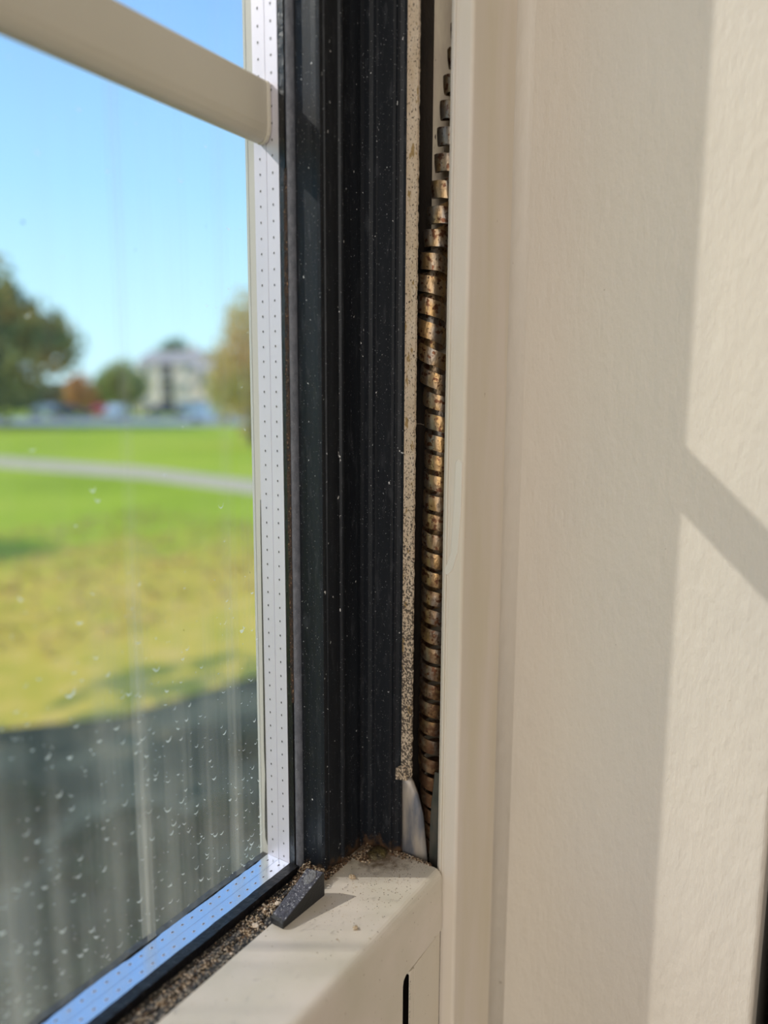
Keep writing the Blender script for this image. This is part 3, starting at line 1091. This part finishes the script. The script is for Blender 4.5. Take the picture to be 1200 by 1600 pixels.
# strip of dirty ledge between wedge and stile corner (behind the rail edge)
def ledge(bm):
    for i in range(900):
        x = random.uniform(1.139, 1.225) if random.random() < 0.8 else random.uniform(1.10, 1.14)
        w = 1 - (x - 1.10) / 0.13
        y = random.uniform(0.8745, 0.8845)
        z = -0.999 + random.uniform(0, 0.020) * w
        blob(bm, P(x, y, z), random.uniform(0.00015, 0.00045), 0.7, 1, 0.35, pick((.14, .50, .04, .32)))


tag(one('ledge_dirt', ledge, GM, kind='stuff'), 'rusty brown dirt at the foot of the black stile behind the wedge', 'dirt')


def lump(bm):
    g = bmesh.ops.create_icosphere(bm, subdivisions=4, radius=1.0)
    for v in g['verts']:
        k = 1 + 0.12 * noise.noise(v.co * 2.5) + 0.05 * noise.noise(v.co * 9)
        zz = max(v.co.z, -0.3) * 0.0020
        v.co = Vector((v.co.x * 0.0050 * k, v.co.y * 0.0042 * k, zz)) + P(1.270, 0.838, -0.9990)


tag(one('grime_lump', lump, M['lump'], smooth=True), 'round dark greenish grime lump at the back corner of the rail', 'dirt lump')

for nm, lab, c, rr, mi, sq in (
        ('grit_chip', 'orange tan crumb lying just behind the wedge', (1.135, 0.895, -0.985), 0.0014, 0, 0.6),
        ('grit_chip', 'pale pinkish flat chip in the channel left of the wedge', (0.9480, 0.9060, -0.9975), 0.0013, 2, 0.4),
        ('grit_chip', 'pale chip in the channel beside the middle of the wedge', (1.0150, 0.9080, -0.9930), 0.0011, 2, 0.55),
        ('grit_chip', 'tan crumb on top of the cream rail under the shadow line', (1.168, 0.836, -0.9965), 0.0012, 0, 0.7),
        ('grit_chip', 'tan chip on the front part of the cream rail top', (1.048, 0.742, -0.9975), 0.0010, 0, 0.6)):
    bm = bmesh.new()
    blob(bm, P(*c), rr, sq, 2, 0.45)
    o = link(nm, bm, GM[mi])
    tag(o, lab, 'crumb', 'larger crumbs around the wedge')


# thin cobweb strand across the gap
def strand(bm):
    pts = [P(1.3060, 0.776, -0.0447), P(1.330, 0.776, -0.0450), P(1.3400, 0.773, -0.0480)]
    prev = None
    for p in pts:
        c = [bm.verts.new(p + Vector((0, 0.00004 * math.cos(k * 2.09), 0.00004 * math.sin(k * 2.09)))) for k in range(3)]
        if prev:
            for k in range(3):
                bm.faces.new((prev[k], prev[(k + 1) % 3], c[(k + 1) % 3], c[k]))
        prev = c


tag(one('cobweb_strand', strand, GM[2]), 'thin pale cobweb thread between mouldy edge and spring', 'cobweb')


# ================================================================== dark curtain at the right edge
def curtain(bm):
    n = 90
    rows = []
    for z in (-5.6, -1.6, 1.0, TOP + 0.6):
        row = []
        for i in range(n + 1):
            t = i / n
            x = 1.575 + 2.6 * t
            y = -0.055 + 0.045 * math.sin(t * 42) + 0.012 * math.sin(t * 17 + z)
            row.append(bm.verts.new(P(x, y, z)))
        rows.append(row)
    for a, b in zip(rows, rows[1:]):
        for i in range(n):
            bm.faces.new((a[i], a[i + 1], b[i + 1], b[i]))


cu = one('curtain', curtain, M['curtain'], smooth=True)
sm_ = cu.modifiers.new('thick', 'SOLIDIFY'); sm_.thickness = 0.002
tag(cu, 'black cloth hanging past the right edge of the reveal board', 'curtain')


# ================================================================== outdoors
def polar(az, D, z=0.0):
    return Vector((D * math.cos(R(az)), D * math.sin(R(az)), z))


def lawn_mat():
    m = bpy.data.materials.new('lawn_grass'); m.use_nodes = True
    n, l = m.node_tree.nodes, m.node_tree.links
    b = n['Principled BSDF']; b.inputs['Roughness'].default_value = 0.9; b.inputs['Specular IOR Level'].default_value = 0.1
    t = n.new('ShaderNodeTexCoord')

    def nz(sc, det=3):
        x = n.new('ShaderNodeTexNoise'); x.inputs['Scale'].default_value = sc; x.inputs['Detail'].default_value = det
        l.new(t.outputs['Object'], x.inputs[0]); return x.outputs[0]

    def ramp(src, stops):
        c = n.new('ShaderNodeValToRGB'); l.new(src, c.inputs[0])
        el = c.color_ramp.elements
        el[0].position = stops[0][0]; el[0].color = (*stops[0][1], 1)
        el[1].position = stops[-1][0]; el[1].color = (*stops[-1][1], 1)
        for p_, cc in stops[1:-1]:
            q_ = el.new(p_); q_.color = (*cc, 1)
        return c.outputs[0]
    base = ramp(nz(0.22), [(0.30, (0.36, 0.44, 0.02)), (0.5, (0.46, 0.54, 0.03)), (0.70, (0.56, 0.58, 0.05))])
    fine = ramp(nz(6, 5), [(0.3, (0.8, 0.8, 0.8)), (0.7, (1.15, 1.12, 1.1))])
    mu = n.new('ShaderNodeMix'); mu.data_type = 'RGBA'; mu.blend_type = 'MULTIPLY'; mu.inputs[0].default_value = 1
    l.new(base, mu.inputs[6]); l.new(fine, mu.inputs[7])
    # worn, leaf-strewn patch of dry grass near the house: falls off with distance from (5.0, 6.0)
    dist = n.new('ShaderNodeVectorMath'); dist.operation = 'DISTANCE'
    l.new(t.outputs['Object'], dist.inputs[0]); dist.inputs[1].default_value = (3.0, 3.3, 0)
    mr = n.new('ShaderNodeMapRange')
    for k, v in enumerate((3.2, 8.5, 0.85, 0.05)):
        mr.inputs[k + 1].default_value = v
    l.new(dist.outputs['Value'], mr.inputs[0])
    ad = n.new('ShaderNodeMath'); ad.operation = 'ADD'
    l.new(mr.outputs[0], ad.inputs[0]); l.new(nz(1.1, 4), ad.inputs[1])
    m2 = n.new('ShaderNodeMapRange')
    for k, v in enumerate((0.70, 1.15, 0.0, 1.0)):
        m2.inputs[k + 1].default_value = v
    l.new(ad.outputs[0], m2.inputs[0])
    dry = ramp(nz(3.0, 4), [(0.3, (0.56, 0.46, 0.04)), (0.55, (0.80, 0.55, 0.08)), (0.75, (0.90, 0.58, 0.16))])
    mx = n.new('ShaderNodeMix'); mx.data_type = 'RGBA'
    l.new(m2.outputs[0], mx.inputs[0]); l.new(mu.outputs[2], mx.inputs[6]); l.new(dry, mx.inputs[7])
    l.new(mx.outputs[2], b.inputs['Base Color'])
    return m


bm = bmesh.new()
g = 60
vs = {}
for i in range(g + 1):
    for j in range(g + 1):
        x, y = -150 + 450 * i / g, 0.27 + 420 * j / g
        vs[i, j] = bm.verts.new((x, y, 0.0))
for i in range(g):
    for j in range(g):
        bm.faces.new((vs[i, j], vs[i + 1, j], vs[i + 1, j + 1], vs[i, j + 1]))
lawn = link('lawn', bm, lawn_mat())
tag(lawn, 'wide mown green lawn beyond the window with dry leafy patches', 'lawn', kind='structure')


def strip(bm, a, b, h):
    n = len(a)
    lo = [bm.verts.new((p[0], p[1], h)) for p in a]
    hi = [bm.verts.new((p[0], p[1], h)) for p in b]
    l2 = [bm.verts.new((p[0], p[1], -0.02)) for p in a]
    h2 = [bm.verts.new((p[0], p[1], -0.02)) for p in b]
    for i in range(n - 1):
        bm.faces.new((lo[i], lo[i + 1], hi[i + 1], hi[i]))
        bm.faces.new((l2[i], l2[i + 1], lo[i + 1], lo[i]))
        bm.faces.new((hi[i], hi[i + 1], h2[i + 1], h2[i]))


M['path'] = mat('path_gravel', (0.72, 0.56, 0.36), 0.9, spec=0.05, col2=(0.64, 0.50, 0.32), nscale=(2, 2, 2))
M['road'] = mat('asphalt', (0.34, 0.33, 0.37), 0.8, spec=0.05, col2=(0.44, 0.44, 0.46), nscale=(0.4, 0.4, 0.4))
o = one('footpath', lambda b: strip(b, [(10.2, 0.5), (11.0, 8.5), (11.8, 11.06), (12.49, 15.35), (12.24, 21.67), (10.0, 34), (6, 48)],
                                    [(12.2, 0.5), (13.0, 9.0), (13.82, 12.96), (14.66, 18.0), (14.47, 25.58), (12.6, 37), (9, 50)], 0.012), M['path'])
tag(o, 'pale brown footpath crossing the lawn', 'path', kind='structure')
dv = Vector((0.664, -0.748, 0)); nv = Vector((0.748, 0.664, 0))
p0 = Vector((32.26, 56.69, 0))
ra, rb = [], []
for i in range(9):
    q0 = p0 + dv * (-70 + i * 22)
    ra.append(q0); rb.append(q0 + nv * 24)
tag(one('road', lambda b: strip(b, ra, rb, 0.02), M['road']), 'grey asphalt road and parking strip beyond the lawn', 'road', kind='structure')
tag(one('far_kerb', lambda b: strip(b, [q0 - nv * 0.9 for q0 in ra], [q0 - nv * 0.02 for q0 in ra], 0.12), M['path']), 'pale kerb along the near side of the road', 'kerb', kind='structure')


def tree(name, label, cat, base, height, rad, cols, crown_z, seed, leaves=3200, leaf=0.34, group=None, squash=1.0, lum=None):
    rnd = random.Random(seed)
    root = empty(name, base, label, cat, group)
    bm = bmesh.new()
    tr = max(0.06, height * 0.022)
    hts = [0, height * 0.25, height * 0.5, height * 0.85]
    prev = None
    for k, h in enumerate(hts):
        rr = tr * (1.4 - 1.0 * k / 3)
        c = [bm.verts.new(base + Vector((rr * math.cos(i * math.pi / 4) + 0.1 * math.sin(k * 2 + seed), rr * math.sin(i * math.pi / 4), h))) for i in range(8)]
        if prev:
            for i in range(8):
                bm.faces.new((prev[i], prev[(i + 1) % 8], c[(i + 1) % 8], c[i]))
        prev = c
    bm.faces.new(prev)
    for k in range(7):      # limbs
        a = rnd.uniform(0, 6.28); z = height * rnd.uniform(0.25, 0.6)
        p1 = base + Vector((0, 0, z)); p2 = p1 + Vector((math.cos(a), math.sin(a), 0.9)) * rad * 0.6
        ax = (p2 - p1).normalized(); s1 = ax.orthogonal().normalized(); s2 = ax.cross(s1)
        A = [bm.verts.new(p1 + (s1 * math.cos(i * 2.09) + s2 * math.sin(i * 2.09)) * tr * .5) for i in range(3)]
        B = [bm.verts.new(p2 + (s1 * math.cos(i * 2.09) + s2 * math.sin(i * 2.09)) * tr * .2) for i in range(3)]
        for i in range(3):
            bm.faces.new((A[i], A[(i + 1) % 3], B[(i + 1) % 3], B[i]))
    link('trunk', bm, BARK, root)
    bm = bmesh.new()
    cz = (crown_z + height) / 2
    rz = (height - crown_z) / 2
    lumps = []
    for k in range(40):
        a = rnd.uniform(0, 6.28); ph = math.acos(rnd.uniform(-1, 1)); q = rnd.uniform(0.45, 0.8)
        lumps.append((Vector((rad * q * math.sin(ph) * math.cos(a), rad * q * math.sin(ph) * math.sin(a), rz * q * math.cos(ph))), rnd.uniform(0.28, 0.46)))
    for i in range(leaves):
        lc, lr = lumps[rnd.randrange(40)]
        v = Vector((rnd.gauss(0, 1), rnd.gauss(0, 1), rnd.gauss(0, 1))).normalized() * rnd.uniform(0.6, 1.0)
        c = base + Vector((0, 0, cz)) + lc + Vector((v.x * rad * lr, v.y * rad * lr, v.z * rz * lr))
        nrm = (v + Vector((rnd.uniform(-.7, .7), rnd.uniform(-.7, .7), rnd.uniform(-.7, .7)))).normalized()
        s1 = nrm.orthogonal().normalized(); s2 = nrm.cross(s1)
        s = leaf * rnd.uniform(0.6, 1.3)
        bm.faces.new([bm.verts.new(c + s1 * a_ * s + s2 * b_ * s) for a_, b_ in ((-1, -.1), (0, -.6), (1, .1), (0, .6))])
    link('crown', bm, leafy(name + '_leaves', cols, 0.35), root)
    return root


BARK = mat('bark', (0.10, 0.075, 0.055), 0.9)
tree('maple_tree', 'large dark green tree turning orange at the left edge of the pane', 'tree', polar(61.2, 62), 11.8, 6.6,
     [(0.17, 0.23, 0.11), (0.26, 0.30, 0.13), (0.46, 0.38, 0.13), (0.85, 0.48, 0.16)], 0.5, 3, leaves=6500, leaf=0.42)
tree('autumn_tree', 'pale orange and yellow tree beside the upright spacer', 'tree', polar(42.9, 34), 6.6, 2.1,
     [(0.55, 0.52, 0.16), (0.75, 0.60, 0.22), (0.88, 0.58, 0.32)], 0.1, 5, leaves=3800, leaf=0.17)
tree('round_tree', 'olive green round tree in front of the far houses', 'tree', polar(52.3, 100), 7.2, 3.4,
     [(0.32, 0.38, 0.12), (0.48, 0.48, 0.14), (0.66, 0.52, 0.16)], 0.6, 8, leaves=2600, leaf=0.32, group='trees along the far road')
tree('round_tree', 'small orange tree right beside the large dark tree', 'tree', polar(55.0, 106), 5.4, 2.4,
     [(0.65, 0.34, 0.12), (0.85, 0.46, 0.18), (0.92, 0.58, 0.26)], 0.5, 9, leaves=2000, leaf=0.30, group='trees along the far road')
tree('tall_tree', 'grey green tree rising behind the roof of the cream house', 'tree', polar(48.6, 155), 13.9, 4.6,
     [(0.22, 0.30, 0.18), (0.32, 0.38, 0.22), (0.40, 0.42, 0.26)], 4.0, 12, leaves=2600, leaf=0.45)
tree('back_tree', 'low olive tree behind the right end of the houses', 'tree', polar(44.0, 146), 10.6, 5.0,
     [(0.20, 0.24, 0.12), (0.30, 0.30, 0.14), (0.42, 0.34, 0.18)], 1.5, 14, leaves=2200, leaf=0.42)
# the big tree beside the house, outside the frame: its shade lies on the lawn under the window
tree('oak_tree', 'broad tree standing left of the view whose shade lies on the near lawn', 'tree', Vector((-0.9, 7.0, 0)), 7.9, 3.0,
     [(0.05, 0.09, 0.03), (0.08, 0.13, 0.04)], 2.9, 21, leaves=9000, leaf=0.17)
tree('young_tree', 'slim young tree left of the view casting a streak of shade', 'tree', Vector((2.6, 13.9, 0)), 4.4, 0.95,
     [(0.08, 0.14, 0.04), (0.12, 0.18, 0.05)], 3.2, 23, leaves=1300, leaf=0.13)


# dark sheet under the window: oak's shade deepened by colour, cut to the shade's edge
SHADE_EDGE = [(-3, 5.1), (0.5, 4.75), (2.28, 4.25), (2.8, 3.80), (3.85, 3.55), (6, 3.4), (12, 3.3)]
M['groundshade'] = mat('dark_shade_ground', (0.085, 0.085, 0.048), 0.95, spec=0.05, col2=(0.36, 0.27, 0.14), nscale=(1.6, 1.6, 1.6), nfac=(0.46, 0.70), bump=0.5, bscale=(30, 30, 30),
                 bdist=0.02, specks=[((2.2, 2.2, 2.2), 0.60, 0.70, (0.035, 0.07, 0.045))])  # tan second tone: leaf patches, with sun flecks put into the colour
o = one('shaded_ground', lambda b: strip(b, [(x, 0.27) for x, y in SHADE_EDGE], SHADE_EDGE, 0.03), M['groundshade'])
tag(o, 'dark ground directly under the window, its shade deepened in the colour', 'shaded ground', kind='structure')


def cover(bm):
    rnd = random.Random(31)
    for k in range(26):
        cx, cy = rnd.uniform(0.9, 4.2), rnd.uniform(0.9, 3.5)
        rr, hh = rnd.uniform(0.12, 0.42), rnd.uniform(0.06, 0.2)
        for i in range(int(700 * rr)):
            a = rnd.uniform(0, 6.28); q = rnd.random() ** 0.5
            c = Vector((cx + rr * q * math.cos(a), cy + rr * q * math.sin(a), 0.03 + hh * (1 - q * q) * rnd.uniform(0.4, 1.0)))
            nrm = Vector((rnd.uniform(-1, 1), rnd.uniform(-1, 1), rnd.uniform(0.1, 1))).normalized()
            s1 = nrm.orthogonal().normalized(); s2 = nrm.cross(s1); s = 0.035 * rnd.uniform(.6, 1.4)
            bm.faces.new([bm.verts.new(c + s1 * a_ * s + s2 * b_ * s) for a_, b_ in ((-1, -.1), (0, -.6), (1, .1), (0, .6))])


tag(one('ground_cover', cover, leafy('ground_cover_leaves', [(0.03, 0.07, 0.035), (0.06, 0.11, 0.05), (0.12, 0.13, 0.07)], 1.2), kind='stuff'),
    'low dark green ground cover plants on the shaded ground', 'ground cover')


def leaves_on_lawn(bm):
    rnd = random.Random(40)
    for i in range(2600):
        x, y = rnd.uniform(0.3, 9), rnd.uniform(5.2, 11)
        a = rnd.uniform(0, 6.28); s = rnd.uniform(0.025, 0.055)
        z = 0.012 + rnd.uniform(0, 0.02)
        bm.faces.new([bm.verts.new((x + s * u * math.cos(a) - s * w * math.sin(a), y + s * u * math.sin(a) + s * w * math.cos(a), z + 0.012 * k))
                      for k, (u, w) in enumerate(((-1, 0), (0, -.6), (1, 0), (0, .6)))])


tag(one('fallen_leaves', leaves_on_lawn, leafy('fallen_leaf', [(0.40, 0.22, 0.07), (0.62, 0.42, 0.16), (0.70, 0.52, 0.25)], 1.5), kind='stuff'),
    'tan fallen leaves scattered over the near lawn', 'leaves')

# ------------------------------------------------ far houses
HW = mat('cream_siding', (0.97, 0.76, 0.65), 0.8, spec=0.05, col2=(0.92, 0.71, 0.60), nscale=(0.3, 0.3, 0.6))
HW2 = mat('pink_siding', (0.88, 0.66, 0.54), 0.8, spec=0.05)
RF = mat('roof_shingle', (0.50, 0.42, 0.38), 0.9, spec=0.05)
WG = mat('dark_window_glass', (0.10, 0.12, 0.15), 0.1)
WT = mat('white_trim', (0.8, 0.78, 0.74), 0.6)
DK = mat('dark_parts_and_shade', (0.14, 0.11, 0.10), 0.8)  # wheels and lamp post, also the shade painted into the balcony gap


def house(label, az, D, w, h, dp, wall, seed, roofh=2.2, cols=3, floors=3, recess=False):
    base = polar(az, D)
    root = empty('house', base, label, 'house', 'houses beyond the road')
    fa = az - 42        # fronts turned towards the sun side
    fx = Vector((math.sin(R(fa)), -math.cos(R(fa)), 0)); fy = Vector((math.cos(R(fa)), math.sin(R(fa)), 0))

    def bx(bm, x0, x1, y0, y1, z0, z1):
        vs_ = [bm.verts.new(base + fx * x + fy * y + Vector((0, 0, z))) for z in (z0, z1) for x, y in ((x0, y0), (x1, y0), (x1, y1), (x0, y1))]
        for q in ((3, 2, 1, 0), (4, 5, 6, 7), (0, 1, 5, 4), (1, 2, 6, 5), (2, 3, 7, 6), (3, 0, 4, 7)):
            bm.faces.new([vs_[i] for i in q])
    bm = bmesh.new(); bx(bm, -w / 2, w / 2, 0, dp, 0, h); link('wall', bm, wall, root)
    bm = bmesh.new()
    e_ = 0.4
    A = [bm.verts.new(base + fx * x + fy * y + Vector((0, 0, z))) for x in (-w / 2 - e_, w / 2 + e_) for y, z in ((-e_, h), (dp / 2, h + roofh), (dp + e_, h))]
    bm.faces.new((A[0], A[1], A[2])); bm.faces.new((A[5], A[4], A[3]))
    bm.faces.new((A[0], A[3], A[4], A[1])); bm.faces.new((A[1], A[4], A[5], A[2])); bm.faces.new((A[0], A[2], A[5], A[3]))
    link('roof', bm, RF, root)
    for fl in range(floors):
        for c in range(cols):
            x = -w / 2 + w * (c + 0.5) / cols
            z = 0.9 + fl * (h / floors)
            if recess and c == cols // 2:
                bm = bmesh.new(); bx(bm, x - 1.3, x + 1.3, -0.15, 0.4, z - 0.7, z + 1.9); link('balcony_shade', bm, DK, root)  # dark box proud of the wall, standing for the gap's shade
                bm = bmesh.new(); bx(bm, x - 1.4, x + 1.4, -1.2, 0.0, z - 0.85, z - 0.65); bx(bm, x - 1.4, x + 1.4, -1.2, -1.12, z + 0.15, z + 0.25); link('balcony', bm, WT, root)
                continue
            bm = bmesh.new(); bx(bm, x - 0.62, x + 0.62, -0.10, 0.05, z - 0.1, z + 1.4); wn = link('window', bm, WT, root)
            bm = bmesh.new(); bx(bm, x - 0.5, x + 0.5, -0.14, 0.0, z, z + 1.3); link('pane', bm, WG, wn)
    bm = bmesh.new(); bx(bm, w * 0.2, w * 0.2 + 0.9, dp / 2 - .4, dp / 2 + .4, h, h + roofh + 0.9); link('chimney', bm, HW2, root)
    return root


house('cream apartment house with dark central balconies beyond the road', 49.2, 122, 12.0, 7.6, 6, HW, 1, cols=3, recess=True)
house('pink tan house at the right end of the row beyond the road', 46.0, 105, 7.0, 6.0, 5, HW2, 2, cols=2, floors=2, roofh=1.8)
house('small cream house with low roof, left end of the row', 51.6, 145, 4.6, 6.6, 6, HW, 3, cols=1, floors=2, roofh=1.4)


# ------------------------------------------------ cars
def car(label, az, D, colr, yaw, seed, van=False, L=4.4):
    base = polar(az, D, 0.02)
    root = empty('car' if not van else 'van', base, label, 'car' if not van else 'van', 'vehicles parked along the far road')
    rot = Matrix.Rotation(R(yaw), 4, 'Z')

    def loft(name, prof, wd_, m, par=root, taper=0.0):
        bm = bmesh.new()
        a = [bm.verts.new(base + rot @ Vector((x, -wd_ + taper * (z > 0.95), z))) for x, z in prof]
        b = [bm.verts.new(base + rot @ Vector((x, wd_ - taper * (z > 0.95), z))) for x, z in prof]
        bm.faces.new(a[::-1]); bm.faces.new(b)
        for i in range(len(prof)):
            j = (i + 1) % len(prof)
            bm.faces.new((a[i], a[j], b[j], b[i]))
        o_ = link(name, bm, m, par)
        bv = o_.modifiers.new('b', 'BEVEL'); bv.width = 0.06; bv.segments = 2
        return o_
    paint = mat('car_paint', colr, 0.15, 0.3)
    paint.node_tree.nodes['Principled BSDF'].inputs['Coat Weight'].default_value = 1
    h = L / 2
    if van:
        loft('body', [(-h, .35), (-h, 1.1), (-h + .25, 1.95), (h - 1.3, 1.95), (h - .6, 1.15), (h, 1.0), (h, .35)], 0.92, paint)
        loft('windows', [(-h + .3, 1.2), (-h + .35, 1.75), (h - 1.45, 1.75), (h - .9, 1.2)], 0.94, WG)
    else:
        loft('body', [(-h, .35), (-h, .85), (-h + .5, .98), (h - 1.2, .98), (h, .78), (h, .35)], 0.88, paint)
        loft('cabin', [(-h + .45, .95), (-h + 1.0, 1.45), (h - 2.0, 1.47), (h - 1.15, .95)], 0.82, paint, taper=0.12)
        loft('windows', [(-h + .65, 1.0), (-h + 1.08, 1.38), (h - 2.05, 1.40), (h - 1.35, 1.0)], 0.83, WG, taper=0.10)
    for sx_ in (-1, 1):
        for sy_ in (-1, 1):
            bm = bmesh.new()
            c = Vector((sx_ * (h - 0.8), sy_ * 0.82, 0.33))
            A = [bm.verts.new(base + rot @ (c + Vector((0.33 * math.cos(k * .524), -0.1, 0.33 * math.sin(k * .524))))) for k in range(12)]
            B = [bm.verts.new(base + rot @ (c + Vector((0.33 * math.cos(k * .524), 0.1, 0.33 * math.sin(k * .524))))) for k in range(12)]
            bm.faces.new(A[::-1]); bm.faces.new(B)
            for k in range(12):
                bm.faces.new((A[k], A[(k + 1) % 12], B[(k + 1) % 12], B[k]))
            link('wheel', bm, DK, root)


car('pale grey car parked at the foot of the large dark tree', 57.0, 92, (0.55, 0.55, 0.57), -48, 1, L=4.8)
car('dark car parked next to the pale grey one', 55.9, 88, (0.05, 0.06, 0.07), -30, 2)
car('bright red car beyond the road', 53.7, 94, (0.75, 0.03, 0.05), 40, 3)
car('white car parked right of the red car', 52.6, 90, (0.85, 0.84, 0.84), 30, 4)
car('dark blue car in front of the cream house', 49.4, 93, (0.06, 0.07, 0.12), -40, 5)
car('white van in front of the cream house', 47.2, 95, (0.86, 0.86, 0.86), -40, 6, van=True)
car('white car nearest the orange tree by the spacer', 46.1, 72, (0.86, 0.86, 0.86), -48, 7)

bp_ = polar(51.0, 90)
bm = bmesh.new()
for z0, z1, r0, r1 in ((0, 3.9, .14, .10), (3.9, 4.4, .30, .18)):
    A = [bm.verts.new(bp_ + Vector((r0 * math.cos(k * .785), r0 * math.sin(k * .785), z0))) for k in range(8)]
    B = [bm.verts.new(bp_ + Vector((r1 * math.cos(k * .785), r1 * math.sin(k * .785), z1))) for k in range(8)]
    bm.faces.new(A[::-1]); bm.faces.new(B)
    for k in range(8):
        bm.faces.new((A[k], A[(k + 1) % 8], B[(k + 1) % 8], B[k]))
tag(link('street_lamp', bm, DK), 'dark lamp post standing by the road in front of the houses', 'street lamp')


def far_hedge(bm):
    rnd = random.Random(50)
    for i in range(9000):
        az = rnd.uniform(30, 75); D = rnd.uniform(165, 172)
        p = polar(az, D, rnd.uniform(0, 1) ** 0.8 * (5.2 + 1.6 * noise.noise(Vector((az * .5, 0, 0)))))
        nrm = Vector((rnd.uniform(-1, 1), rnd.uniform(-1, 1), rnd.uniform(-1, 1))).normalized()
        s1 = nrm.orthogonal().normalized(); s2 = nrm.cross(s1)
        s = 0.9
        bm.faces.new([bm.verts.new(p + s1 * a_ * s + s2 * b_ * s) for a_, b_ in ((-1, -.5), (1, -.5), (1, .5), (-1, .5))])


tag(one('tree_line', far_hedge, leafy('tree_line_leaves', [(0.16, 0.20, 0.08), (0.30, 0.28, 0.12), (0.42, 0.30, 0.14)], 0.08), kind='stuff'),
    'low line of olive woods on the horizon behind the houses', 'woods')
